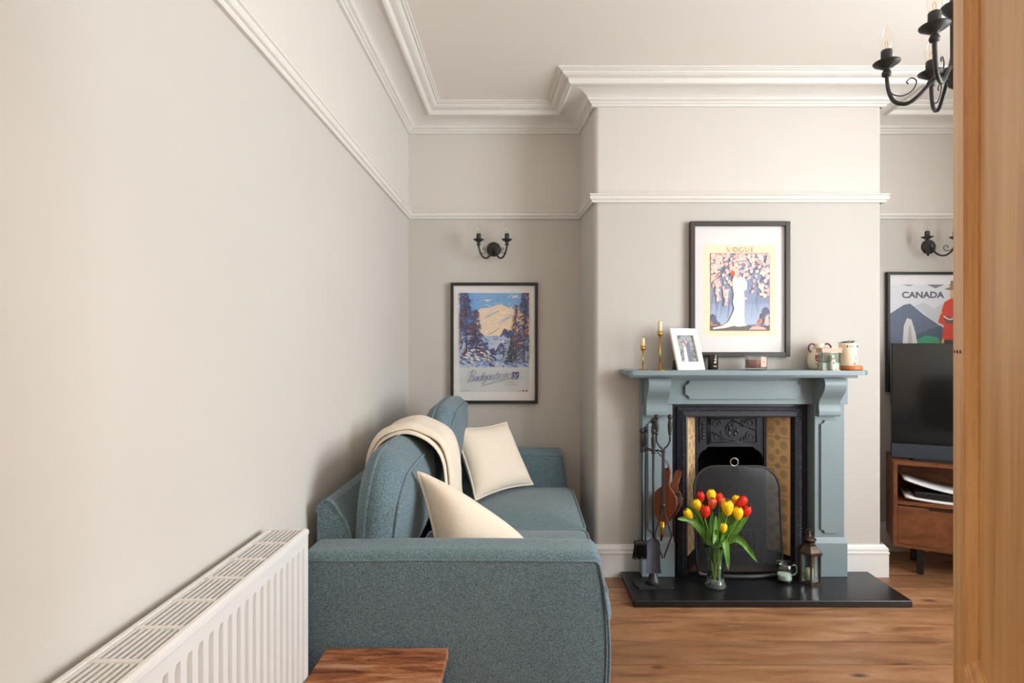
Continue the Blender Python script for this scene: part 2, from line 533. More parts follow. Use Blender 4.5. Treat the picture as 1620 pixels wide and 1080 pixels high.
# ------------------------------------------------------------------ room shell
# floor with single boards
floor = struct(MB().box(XL-0.1, XR+0.1, YF-1.5, YB+0.1, -0.06, -0.021).build('floor', M['subfloor']))
BW = 0.182
plank0 = None
y = YB-0.01-BW
i = 0
while y > -1.42:
    if plank0 is None:
        mb = MB().bbox(XL+0.0005, XR-0.0005, 0.0033, BW-0.0033, -0.02, 0.0, 0.0008)
        plank0 = mb.build('floorboard', M['floor_wood'], floor)
        plank0.location = (0, y, 0)
    else:
        share(floor, 'floorboard', plank0, (0, y, 0), floor)
    y -= BW; i += 1
struct(MB().box(XL-0.12, XR+0.12, -1.5, YB+0.12, ZC, ZC+0.08).build('ceiling', M['ceiling']))
struct(MB().box(XL-0.12, XL, -1.5, YB+0.12, -0.06, ZC).build('wall_left', M['wall']))
struct(MB().box(XL, XR, YB, YB+0.12, -0.06, ZC).build('wall_back', M['wall']))
# right wall with the window opening
mb = MB()
mb.box(XR, XR+0.14, -1.5, WIN[0], -0.06, ZC); mb.box(XR, XR+0.14, WIN[1], YB+0.12, -0.06, ZC)
mb.box(XR, XR+0.14, WIN[0], WIN[1], -0.06, WIN[2]); mb.box(XR, XR+0.14, WIN[0], WIN[1], WIN[3], ZC)
struct(mb.build('wall_right', M['wall']))
# front wall with the doorway the picture is taken from
DX0, DX1, DZ = -0.665, 0.150, 2.03
mb = MB()
mb.box(XL, DX0, YF-0.12, YF, -0.02, ZC); mb.box(DX1, XR, YF-0.12, YF, -0.02, ZC); mb.box(DX0, DX1, YF-0.12, YF, DZ, ZC)
struct(mb.build('wall_front', M['wall']))
# chimney breast: two piers and the wall over the opening
OX0, OX1, OZ = 0.8125, 1.6125, 0.98
def arc(cx, cy, r, a0, a1, n=6):
    return [(cx+r*math.cos(R(a0+(a1-a0)*k/n)), cy+r*math.sin(R(a0+(a1-a0)*k/n))) for k in range(n+1)]
mb = MB()
rr = 0.03
lp = [(CB0, YB)]+arc(CX0+rr, YC+rr, rr, 180, 270)+[(OX0, YC), (OX0, YB)]
mb.prism(lp, 0, ZC, 'z')
rp = [(OX1, YB), (OX1, YC)]+arc(CX1-rr, YC+rr, rr, 270, 360)+[(CB1, YB)]
mb.prism(rp, 0, ZC, 'z')
mb.prism([(OX0, YC), (OX1, YC), (OX1, YB), (OX0, YB)], OZ, ZC, 'z')
struct(mb.build('wall_chimney_breast', M['wall']))

ROOM = [(XL, YF), (XL, YB), (CB0, YB), (CX0, YC), (CX1, YC), (CB1, YB), (XR, YB), (XR, YF)]
corn = [(0.0, -0.118), (0.014, -0.117), (0.017, -0.106), (0.026, -0.102), (0.028, -0.094), (0.038, -0.091)]
for k in range(9):
    a = k/8*math.pi/2
    corn.append((0.042+0.105*(1-math.cos(a)), -0.088+0.036*math.sin(a)))
corn += [(0.15, -0.058), (0.158, -0.062), (0.168, -0.058), (0.172, -0.046), (0.176, -0.036), (0.186, -0.034),
         (0.2, -0.03), (0.21, -0.022), (0.214, -0.014), (0.224, -0.014), (0.228, -0.009), (0.236, -0.008), (0.237, 0.0)]
struct(sweep(ROOM, corn, True, ZC).build('trim_1', M['trim']))
rail = [(0, 2.110), (0.012, 2.110), (0.016, 2.116), (0.016, 2.122), (0.024, 2.126), (0.028, 2.134), (0.028, 2.142), (0.022, 2.147), (0.03, 2.151), (0.03, 2.156), (0, 2.158)]
struct(sweep([(XR, WIN[0]), (XR, YF), (XL, YF)]+ROOM[1:7]+[(XR, WIN[1])], rail).build('trim_2', M['trim']))
base = [(0.024, 0.0), (0.024, 0.128), (0.027, 0.132), (0.027, 0.140), (0.021, 0.146), (0.024, 0.153), (0.022, 0.162), (0.014, 0.170), (0.009, 0.178), (0.0, 0.18)]
base = [(0, 0)]+base
struct(sweep([(XL, YF), (XL, YB), (CB0, YB), (CX0, YC), (0.652, YC)], base).build('baseboard_left', M['skirting']))
struct(sweep([(1.80, YC), (CX1, YC), (CB1, YB), (XR, YB), (XR, YF), (DX1+0.1, YF)], base).build('baseboard_right', M['skirting']))
# doorway lining and architrave
mb = MB()
mb.box(DX0, DX0+0.02, YF-0.13, YF, 0, DZ); mb.box(DX1-0.02, DX1, YF-0.13, YF, 0, DZ); mb.box(DX0+0.02, DX1-0.02, YF-0.13, YF, DZ-0.02, DZ)
struct(mb.build('trim_3', M['pine']))
# window in the right wall (behind the door, out of view; it lights the room)
w = struct(MB().box(XR+0.02, XR+0.13, WIN[0], WIN[1], WIN[2], WIN[2]+0.03).build('window_1', M['trim']))
def wp(name, y0, y1, z0, z1, x0=0.05, x1=0.1, m=None):
    MB().bbox(XR+x0, XR+x1, y0, y1, z0, z1, 0.004).build(name, m or M['trim'], w)
NWP = 3
ys = [WIN[0]+(WIN[1]-WIN[0])*k/NWP for k in range(NWP+1)]
zm = (WIN[2]+WIN[3])/2+0.03
wp('window_head', WIN[0], WIN[1], WIN[3]-0.05, WIN[3])
for k in range(NWP+1):
    yc = ys[k] + (0.025 if k == 0 else (-0.025 if k == NWP else 0))
    wp('mullion', yc-0.025, yc+0.025, WIN[2]+0.03, WIN[3]-0.05)
for k in range(NWP):
    wp('meeting_rail', ys[k]+0.025, ys[k+1]-0.025, zm-0.02, zm+0.02)
    for z0, z1 in ((WIN[2]+0.03, zm-0.02), (zm+0.02, WIN[3]-0.05)):
        MB().box(XR+0.072, XR+0.076, ys[k]+0.025, ys[k+1]-0.025, z0, z1).build('pane', M['pane'], w)
wp('window_sill', WIN[0]-0.04, WIN[1]+0.04, WIN[2]-0.03, WIN[2], -0.06, 0.02)
# hall behind the doorway
struct(MB().box(-1.0, XL-0.0, -1.5, YF-0.12, -0.02, 0.0).build('floor_hall_strip', M['subfloor'])) if False else None
struct(MB().box(XL, XR, -1.5, -1.42, -0.06, ZC).build('wall_hall_back', M['hall']))
struct(MB().box(1.0, 1.1, -1.42, YF-0.12, 0.0, ZC).build('wall_hall_right', M['hall']))
hl = thing('fill_lamp', 'added white globe fill lamp in the unseen hall', 'lamp', (0.1, -0.75, ZC))  # unseen fill lamp, added to brighten the room from behind the camera
MB().lathe([(0.05, -0.02), (0.05, 0.0)], (0.1, -0.75, ZC)).build('ceiling_rose', M['white_gloss'], hl)
MB().tube([(0.1, -0.75, ZC-0.02), (0.1, -0.75, ZC-0.3)], 0.004).build('flex', M['white_gloss'], hl)
t_ = NT('fill_lamp_glow'); e_ = t_.n('ShaderNodeEmission'); e_.inputs[0].default_value = lin((255, 238, 216)); e_.inputs[1].default_value = 36.0  # glow of the added fill lamp
t_.l(e_.outputs[0], t_.out.inputs[0]); M['fill_glow'] = t_.m
MB().ball((0.1, -0.75, ZC-0.42), 0.13, 20).build('globe', M['fill_glow'], hl)

# ------------------------------------------------------------------ fireplace
# hearth slab
HZ = 0.035
mb = MB().bbox(0.549, 1.933, 2.762, 3.125, 0.0, HZ, 0.004)
hearth = tag(mb.build('hearth', M['slate'], None, (1.24, 2.95, 0)), 'polished black slate hearth slab in front of the fireplace', 'hearth')

fp = thing('fireplace_surround', 'grey-blue painted wooden mantelpiece with scrolled corbels around the cast iron fireplace', 'fireplace', (1.21, 3.08, HZ))
S = M['surround']
YP = 3.06
mb = MB()   # shelf with rounded front corners
x0, x1, yf, yb, r_ = 0.544, 1.827, 2.92, 3.148, 0.045
poly = arc(x0+r_, yf+r_, r_, 180, 270, 6)+arc(x1-r_, yf+r_, r_, 270, 360, 6)+[(x1, yb), (x0, yb)]
mb.prism(poly, 1.146, 1.170, 'z')
SHELF = mb.build('mantel_shelf', S, fp)
MB().bbox(0.57, 1.80, 2.99, 3.148, 1.128, 1.1459, 0.003).build('bed_moulding', S, fp)
MB().bbox(0.655, 1.80, 3.085, 3.148, 0.977, 1.128, 0.002).build('frieze', S, fp)
def notched(x0, x1, z0, z1, c):
    pts = []
    def corner(cx, cz, a0, a1):
        return [(cx+c*math.cos(R(a0+(a1-a0)*k/5)), cz+c*math.sin(R(a0+(a1-a0)*k/5))) for k in range(6)]
    # concave (scooped) corners
    pts += corner(x0, z0, 90, 0); pts += corner(x1, z0, 180, 90)
    pts += corner(x1, z1, 270, 180); pts += corner(x0, z1, 360, 270)
    return pts
MB().prism(notched(0.894, 1.53, 1.008, 1.108, 0.024), 3.068, 3.0851, 'y').build('frieze_panel', S, fp)
for side, (a, b) in enumerate(((0.655, 0.82), (1.602, 1.766))):
    pil = MB().bbox(a, b, YP, 3.148, 0.25, 0.977, 0.003).build('pilaster', S, fp)
    MB().prism(notched(a+0.03, b-0.018, 0.275, 0.893, 0.02), YP-0.012, YP+0.0001, 'y').build('pilaster_panel', S, pil)
    MB().bbox(a-0.006, b+0.01, YP-0.014, 3.148, HZ, 0.222, 0.003).build('plinth_block', S, fp)
    MB().prism([(YP-0.014, 0.222), (YP-0.002, 0.2505), (3.148, 0.2505), (3.148, 0.222)], a-0.003, b+0.005, 'x').build('plinth_cap', S, fp)
    # scrolled corbel: S-profile in y/z extruded along x
    prof = [(YP, 0.915), (YP-0.035, 0.917), (YP-0.042, 0.925), (YP-0.043, 0.945), (YP-0.040, 0.963), (YP-0.040, 0.985),
            (YP-0.052, 1.012), (YP-0.074, 1.036), (YP-0.094, 1.062), (YP-0.103, 1.09), (YP-0.1, 1.11), (YP-0.09, 1.125), (YP-0.085, 1.1279), (3.084, 1.1279), (3.084, 0.915)]
    ca, cb = ((a+0.013, b-0.035) if side == 0 else (a+0.003, b-0.045))
    curve = [(p.x, p.y) for p in spline([(a_, b_, 0) for a_, b_ in prof[2:12]], 4)]
    MB().prism(prof[:2]+curve+prof[12:], ca, cb, 'x').build('corbel', S, fp)

# cast-iron insert
CI = 1.2125
ins = thing('cast_iron_insert', 'black cast iron fireplace insert with patterned tile cheeks inside the painted surround', 'fireplace insert', (CI, 3.14, HZ))
def frame_ring(mb, h0, zt0, y0, h1, zt1, y1, zb=HZ):
    """an inverted-U strip between an outer (h0,zt0,y0) and inner (h1,zt1,y1) outline"""
    o = [(CI-h0, y0, zb), (CI-h0, y0, zt0), (CI+h0, y0, zt0), (CI+h0, y0, zb)]
    n = [(CI-h1, y1, zb), (CI-h1, y1, zt1), (CI+h1, y1, zt1), (CI+h1, y1, zb)]
    mb.add(o+n, [(0, 1, 5, 4), (1, 2, 6, 5), (2, 3, 7, 6)])
mb = MB()
frame_ring(mb, 0.3995, 0.976, 3.147, 0.3995, 0.976, 3.138)
frame_ring(mb, 0.3995, 0.976, 3.138, 0.352, 0.958, 3.138)
frame_ring(mb, 0.352, 0.958, 3.138, 0.350, 0.957, 3.120)
frame_ring(mb, 0.350, 0.957, 3.120, 0.306, 0.912, 3.096)
frame_ring(mb, 0.306, 0.912, 3.096, 0.300, 0.906, 3.098)
frame_ring(mb, 0.300, 0.906, 3.098, 0.292, 0.898, 3.128)
mb.build('outer_frame', M['castiron'], ins, fixn=False)
# raised leaf ornament along the frame, too small to pick apart singly
orn = MB()
def leaf_boss(c, d, nrm, L, W, H):
    c = Vector(c); d = Vector(d).normalized(); nrm = Vector(nrm).normalized(); s = d.cross(nrm)
    vs = [c-d*L, c+s*W, c+d*L, c-s*W, c+nrm*H]
    orn.add(vs, [(0, 1, 4), (1, 2, 4), (2, 3, 4), (3, 0, 4)])
hm, zm_, ym = 0.328, 0.9345, 3.1075
nn = 46
for k in range(nn):
    x = CI-hm+2*hm*(k+0.5)/nn
    for q, off in ((1, 0.009), (-1, -0.009)):
        leaf_boss((x, ym-off*0.5, zm_+off*1.0), (1, 0, 0.9*q), (0, -0.88, -0.4), 0.0105, 0.0045, 0.007)
nv = 62
for sgn in (-1, 1):
    for k in range(nv):
        z = 0.06+(zm_-0.06)*(k+0.5)/nv
        for q in (1, -1):
            leaf_boss((CI+sgn*(hm+q*0.009), ym+0.0045*q, z), (0.9*q, 0, 1), (0.4*sgn, -0.88, 0), 0.0105, 0.0045, 0.007)
M['ornament'] = plain('pale_cast_iron', (92, 94, 104), 0.34, 0.6, 0.7, 0.15)  # paler iron than the frame, so the small leaves stand out
tag(orn.build('leaf_ornament', M['ornament'], ins, fixn=False), kind='stuff')
# tile cheeks, splayed inwards
TH = 0.1645
HO, YO, HI, YI = 0.2875, 3.129, 0.205, 3.258
for sgn in (-1, 1):
    a = Vector((CI+sgn*HO, YO, 0)); b = Vector((CI+sgn*HI, YI, 0)); d = b-a
    nrm = Vector((-d.y, d.x, 0)).normalized()
    if nrm.y > 0: nrm = -nrm
    back = MB()
    A = a-nrm*0.012; B = b-nrm*0.012
    o = [A+Vector((0, 0, HZ)), B+Vector((0, 0, HZ)), B+Vector((0, 0, 0.905)), A+Vector((0, 0, 0.905))]
    back.add(o+[p+nrm*0.008 for p in o], [(3, 2, 1, 0), (4, 5, 6, 7), (0, 1, 5, 4), (1, 2, 6, 5), (2, 3, 7, 6), (3, 0, 4, 7)])
    cheek = back.build('tile_cheek', M['grout'], ins)
    for k in range(5):
        z0 = 0.12+k*TH; z1 = min(z0+TH-0.0022, 0.902)
        fr = (z1-z0)/(TH-0.0022)
        m = 0.0
        p0 = a+d*0.004; p1 = a+d*0.996
        vs = []
        for off in (-0.0045, 0.0):
            vs += [p0+nrm*off+Vector((0, 0, z0)), p1+nrm*off+Vector((0, 0, z0)), p1+nrm*off+Vector((0, 0, z1)), p0+nrm*off+Vector((0, 0, z1))]
        tb = MB().add(vs, [(3, 2, 1, 0), (4, 5, 6, 7), (0, 1, 5, 4), (1, 2, 6, 5), (2, 3, 7, 6), (3, 0, 4, 7)])
        tb.uv = [(0, 0), (1, 0), (1, fr), (0, fr)]*2
        tb.build('tile', M['tile'], cheek)
    # plain iron strips: under the tiles, and between tiles and firebox
    pl_ = MB()
    q0 = a+nrm*0.004; q1 = b+nrm*0.004
    pl_.add([q0+Vector((0, 0, HZ)), q1+Vector((0, 0, HZ)), q1+Vector((0, 0, 0.118)), q0+Vector((0, 0, 0.118))], [(0, 1, 2, 3)])
    pl_.box(min(b.x, b.x-sgn*0.012), max(b.x, b.x-sgn*0.012), YI-0.012, YI+0.02, HZ, 0.905)
    pl_.build('cheek_surround', M['castiron'], ins, fixn=False)
# hood
HW = HI-0.012
mb = MB()
hood = [(-HW, 0.905), (HW, 0.905), (HW, 0.66)]
hood += [(HW-0.005, 0.645), (HW-0.012, 0.668), (HW-0.03, 0.69), (HW-0.045, 0.694), (HW-0.06, 0.712)]
hood += [(-(HW-0.06), 0.712), (-(HW-0.045), 0.694), (-(HW-0.03), 0.69), (-(HW-0.012), 0.668), (-(HW-0.005), 0.645), (-HW, 0.66)]
hood = [(CI+x, z) for x, z in hood]
mb.prism(hood, YI-0.004, YI+0.012, 'y')
hd = mb.build('hood', M['castiron'], ins)
rel = MB()
hx0, hx1, hz0, hz1 = CI-0.118, CI+0.15, 0.738, 0.876
for (ax, az, bx_, bz) in ((hx0, hz0, hx1, hz0), (hx0, hz1, hx1, hz1), (hx0, hz0, hx0, hz1), (hx1, hz0, hx1, hz1), (CI-HW+0.01, hz0, CI-HW+0.01, hz1+0.012), (CI-0.135, 0.725, CI-0.135, 0.895), (CI-0.127, 0.725, CI-0.127, 0.895)):
    rel.tube([(ax, YI-0.006, az), (bx_, YI-0.006, bz)], 0.0035, 6)
rel.build('hood_border', M['castiron'], hd)
rel = MB()
def spiral(cx, cz, r0, turns, a0, sg):
    pts = []
    n = int(14*turns)
    for k in range(n+1):
        t = k/n; a = a0+sg*2*math.pi*turns*t; r = r0*(1-0.86*t)
        pts.append((cx+r*math.cos(a), YI-0.006, cz+r*math.sin(a)))
    rel.tube(pts, [0.0042*(1-0.5*k/n) for k in range(n+1)], 6)
hcx, hcz = (hx0+hx1)/2, (hz0+hz1)/2
spiral(hcx, hcz, 0.058, 1.6, 0.4, 1); spiral(hcx-0.018, hcz-0.005, 0.034, 1.2, 2.6, -1)
for dx, dz, r0, a0, sg in ((-0.1, 0.04, 0.026, 0, 1), (-0.095, -0.03, 0.03, 1, -1), (0.095, 0.042, 0.026, 3, -1), (0.1, -0.035, 0.03, 2, 1), (-0.06, -0.052, 0.016, 0, 1), (0.06, 0.05, 0.016, 2, 1), (0.05, -0.05, 0.018, 1, -1)):
    spiral(hcx+dx, hcz+dz, r0, 1.4, a0, sg)
rel.tube([(hx0+0.004, YI-0.006, hcz-0.01), (hcx-0.05, YI-0.008, hcz-0.045), (hcx+0.01, YI-0.006, hz0+0.008)], 0.004, 6)
rel.tube([(hcx-0.01, YI-0.006, hz1-0.006), (hcx+0.06, YI-0.008, hcz+0.03), (hx1-0.004, YI-0.006, hcz)], 0.004, 6)
for dx, dz in ((0.0, 0.03), (0.022, 0.0), (-0.02, 0.012), (0.01, -0.022), (-0.025, -0.02)):
    rel.ball((hcx+dx, YI-0.006, hcz+dz), 0.011, 8, 1, 0.4, 1.3)
for k in range(5):
    rel.ball((CI-HW+0.032, YI-0.005, 0.76+0.022*k), 0.011, 8, 0.9, 0.4, 1)
rel.build('scroll_relief', M['castiron'], hd)
# firebox
mb = MB()
mb.add([(CI-HI, YI, HZ), (CI+HI, YI, HZ), (CI+HI, YI, 0.9), (CI-HI, YI, 0.9), (CI-HI+0.05, 3.53, HZ), (CI+HI-0.05, 3.53, HZ), (CI+HI-0.05, 3.53, 0.9), (CI-HI+0.05, 3.53, 0.9)],
       [(0, 4, 7, 3), (1, 2, 6, 5), (4, 5, 6, 7), (3, 7, 6, 2), (0, 1, 5, 4)])
mb.build('firebox', M['soot'], ins, fixn=False)
mb = MB()
for k in range(9):
    x = CI-0.16+0.04*k
    mb.tube([(x, 3.275, 0.10), (x, 3.265, 0.22)], 0.005, 6)
mb.tube([(CI-0.18, 3.27, 0.1), (CI+0.18, 3.27, 0.1)], 0.007, 6); mb.tube([(CI-0.18, 3.265, 0.22), (CI+0.18, 3.265, 0.22)], 0.007, 6)
mb.tube([(CI-0.17, 3.27, HZ), (CI-0.17, 3.27, 0.22)], 0.008, 6); mb.tube([(CI+0.17, 3.27, HZ), (CI+0.17, 3.27, 0.22)], 0.008, 6)
mb.build('grate_bars', M['castiron'], ins)

# fire guard
gx0, gx1, gy = 0.952, 1.428, 3.058
gz1 = HC-(741-VY)*3.05/FPX
guard = thing('fire_guard', 'black fine-mesh fire guard with rounded top standing before the grate', 'fire guard', ((gx0+gx1)/2, gy, HZ))
cx = (gx0+gx1)/2; hw = (gx1-gx0)/2
out = [(-hw+0.012, HZ+0.03), (-hw, 0.12), (-hw, gz1-0.13)]
out += [(-hw+0.12+0.12*math.cos(R(a)), gz1-0.12+0.12*math.sin(R(a))) for a in range(180, 89, -10)]
out += [(-x, z) for x, z in reversed(out)]
poly = [(cx+x, z) for x, z in out]
def gyof(z): return gy+0.055*max(0, min(1, (z-HZ)/(gz1-HZ)))
mb = MB()
n = len(poly)
# bulge slightly towards the room
half = n//2
rows = []
for i in range(half):
    xl, z = poly[i]; xr = poly[n-1-i][0]
    rows.append([(xl+(xr-xl)*k/10, gyof(z)-0.02*math.sin(math.pi*k/10), z) for k in range(11)])
vs = [p for r_ in rows for p in r_]
fs = []
for i in range(len(rows)-1):
    for k in range(10):
        fs.append((i*11+k, i*11+k+1, (i+1)*11+k+1, (i+1)*11+k))
mb.add(vs, fs, True); mb.build('mesh_panel', M['mesh_guard'], guard)
rim = [(p[0], gyof(p[1]), p[1]) for p in poly]
MB().tube(rim, 0.006, 8).build('rim', M['iron'], guard)
foot = [(rows[0][k][0], rows[0][k][1]-0.006-0.012*math.sin(math.pi*k/10), HZ+0.012) for k in range(11)]
MB().tube([(poly[0][0], gyof(HZ), HZ+0.03)]+foot+[(poly[-1][0], gyof(HZ), HZ+0.03)], 0.012, 8).build('foot_lip', M['iron'], guard)
ring = [(cx-0.012+0.022*math.cos(R(a)), gyof(gz1)-0.006, gz1+0.024+0.022*math.sin(R(a))) for a in range(0, 360, 20)]
tag(MB().tube(ring, 0.0032, 8, True).build('ring_handle', M['nailhead'], guard), 'bright steel ring handle')

# ------------------------------------------------------------------ radiator
RX0, RX1, RY0, RY1, RZ0, RZ1 = -0.711, -0.600, 0.30, 1.553, 0.15, 0.787
rad = thing('radiator', 'white double panel radiator with slotted top grille on the long left wall', 'radiator', (-0.655, 0.93, RZ0))
mb = MB()
prof = []   # corrugated front: plan outline (x,y)
pitch = 0.0345; y = RY0+0.02
front = [(RX1-0.001, RY0)]
while y+pitch < RY1-0.012:
    front += [(RX1-0.001, y), (RX1-0.001, y+pitch*0.52), (RX1-0.013, y+pitch*0.66), (RX1-0.013, y+pitch*0.86)]
    y += pitch
front += [(RX1-0.001, y), (RX1-0.001, RY1)]
n = len(front)
za, zb, zc_, zd = RZ0, RZ0+0.04, RZ1-0.045, RZ1-0.012
lv = [(za, 0), (zb, 0), (zb+0.012, 1), (zc_-0.012, 1), (zc_, 0), (zd, 0)]
vs = []
for z, c in lv:
    for (x, yy) in front: vs.append((x if c else RX1-0.001, yy, z))
fs = []
for j in range(len(lv)-1):
    for i in range(n-1): fs.append((j*n+i, j*n+i+1, (j+1)*n+i+1, (j+1)*n+i))
mb.add(vs, fs)
mb.box(RX1-0.02, RX1-0.0145, RY0+0.002, RY1-0.002, RZ0, RZ1-0.012)
mb.build('front_panel', M['rad'], rad, fixn=False)
MB().box(RX0+0.004, RX0+0.016, RY0+0.01, RY1-0.01, RZ0, RZ1-0.014).build('back_panel', M['rad'], rad)
MB().box(RX0+0.02, RX1-0.022, RY0+0.01, RY1-0.012, RZ0+0.03, RZ1-0.075).build('convector', M['rad_dark'], rad)
for yy in (RY0, RY1-0.004):
    MB().box(RX0+0.002, RX1-0.002, yy, yy+0.004, RZ0, RZ1-0.002).build('side_panel', M['rad'], rad)
# top grille: rounded front lip, back lip, cross bars, slats
lip = [(RX1-0.016, RZ1-0.004), (RX1-0.012, RZ1), (RX1-0.005, RZ1-0.001), (RX1+0.001, RZ1-0.006), (RX1+0.002, RZ1-0.014), (RX1-0.001, RZ1-0.014), (RX1-0.016, RZ1-0.012)]
MB().prism(lip, RY0, RY1, 'y').build('front_lip', M['rad'], rad)
MB().bbox(RX0, RX0+0.011, RY0, RY1, RZ1-0.014, RZ1, 0.002).build('back_lip', M['rad'], rad)
sx0, sx1 = RX0+0.011, RX1-0.016
NSEC = 11
secl = (RY1-0.006-(RY0+0.006))/11.5
slat0 = bar0 = None
yb_ = RY1-0.004
k = 0
while yb_ > RY0+0.01:
    if bar0 is None:
        bar0 = MB().bbox(sx0, sx1, -0.006, 0.006, RZ1-0.01, RZ1-0.001, 0.002).build('cross_bar', M['rad'], rad, fixn=True)
        bar0.location = (0, yb_-0.002, 0)
    else: share(rad, 'cross_bar', bar0, (0, yb_, 0), rad)
    for q in range(7):
        xs = sx0+(sx1-sx0)*(q+0.0)/7+0.0012
        if q == 0 and k == 0:
            slat0 = MB().box(0, 0.0064, -0.1000, -0.0058, RZ1-0.010, RZ1-0.003).build('slat', M['rad'], rad)
            slat0.location = (xs, yb_, 0)
        else: share(rad, 'slat', slat0, (xs, yb_, 0), rad)
    yb_ -= 0.1085; k += 1
# these grille parts were authored around their own zero, so shift them back to the thing's origin
for o in rad.children:
    if o.name.startswith(('cross_bar', 'slat')):
        pass
for o in (rad,):
    off = WPOS[rad.name]
    for me in {bar0.data, slat0.data}:
        for vv in me.vertices: vv.co += off
    for c in rad.children:
        if c.data in (bar0.data, slat0.data): c.location = c.location - off
# wall brackets and pipe tail
for yy in (0.6, 1.3):
    MB().box(XL+0.0005, RX0+0.004, yy-0.02, yy+0.02, 0.25, 0.7).build('wall_bracket', M['rad'], rad)
MB().tube([(-0.65, RY1-0.03, 0.0), (-0.65, RY1-0.03, RZ0+0.01)], 0.008, 8).build('pipe', M['rad'], rad)

# ------------------------------------------------------------------ sofa
def boxed_cushion(w, h, rc, t, dome_f, dome_b, bulge=0.02, n=8, shear=0.0):
    """cushion in u (width), v (height), thickness d; returns (MB, front outline, back outline) in local u,v,d"""
    o = []
    for cx, cy, a0 in ((w/2-rc, h/2-rc, 0), (-w/2+rc, h/2-rc, 90), (-w/2+rc, -h/2+rc, 180), (w/2-rc, -h/2+rc, 270)):
        for k in range(n+1):
            a = R(a0+90*k/n); o.append((cx+rc*math.cos(a), cy+rc*math.sin(a)))
    # densify straight runs
    d = []
    for i in range(len(o)):
        p = o[i]; q = o[(i+1) % len(o)]
        L = math.hypot(q[0]-p[0], q[1]-p[1]); m = max(1, int(L/0.05))
        for k in range(m): d.append((p[0]+(q[0]-p[0])*k/m, p[1]+(q[1]-p[1])*k/m))
    o = d; N = len(o)
    rings = []
    for s in (0.0, 0.25, 0.5, 0.72, 0.88, 0.97): rings.append([(x*s, y*s, -t/2-dome_b*(1-s**2.5)) for x, y in o])
    for k in range(7):
        f = k/6; b = 1+0
        g = bulge*math.sin(math.pi*f)
        rings.append([(x+g*x/(w/2)*1.0, y+g*y/(h/2), -t/2+t*f) for x, y in o])
    for s in (0.97, 0.88, 0.72, 0.5, 0.25, 0.0): rings.append([(x*s, y*s, t/2+dome_f*(1-s**2.5)) for x, y in o])
    mb = MB(); vs = []; fs = []
    for r in rings: vs += r
    for j in range(len(rings)-1):
        for i in range(N):
            i2 = (i+1) % N
            if j == 0: fs.append((i, (j+1)*N+i2, (j+1)*N+i))
            elif j == len(rings)-2: fs.append((j*N+i, j*N+i2, (j+1)*N+i))
            else: fs.append((j*N+i, j*N+i2, (j+1)*N+i2, (j+1)*N+i))
    mb.add(vs, fs, True)
    return mb, [(x, y, t/2) for x, y in o], [(x, y, -t/2) for x, y in o]

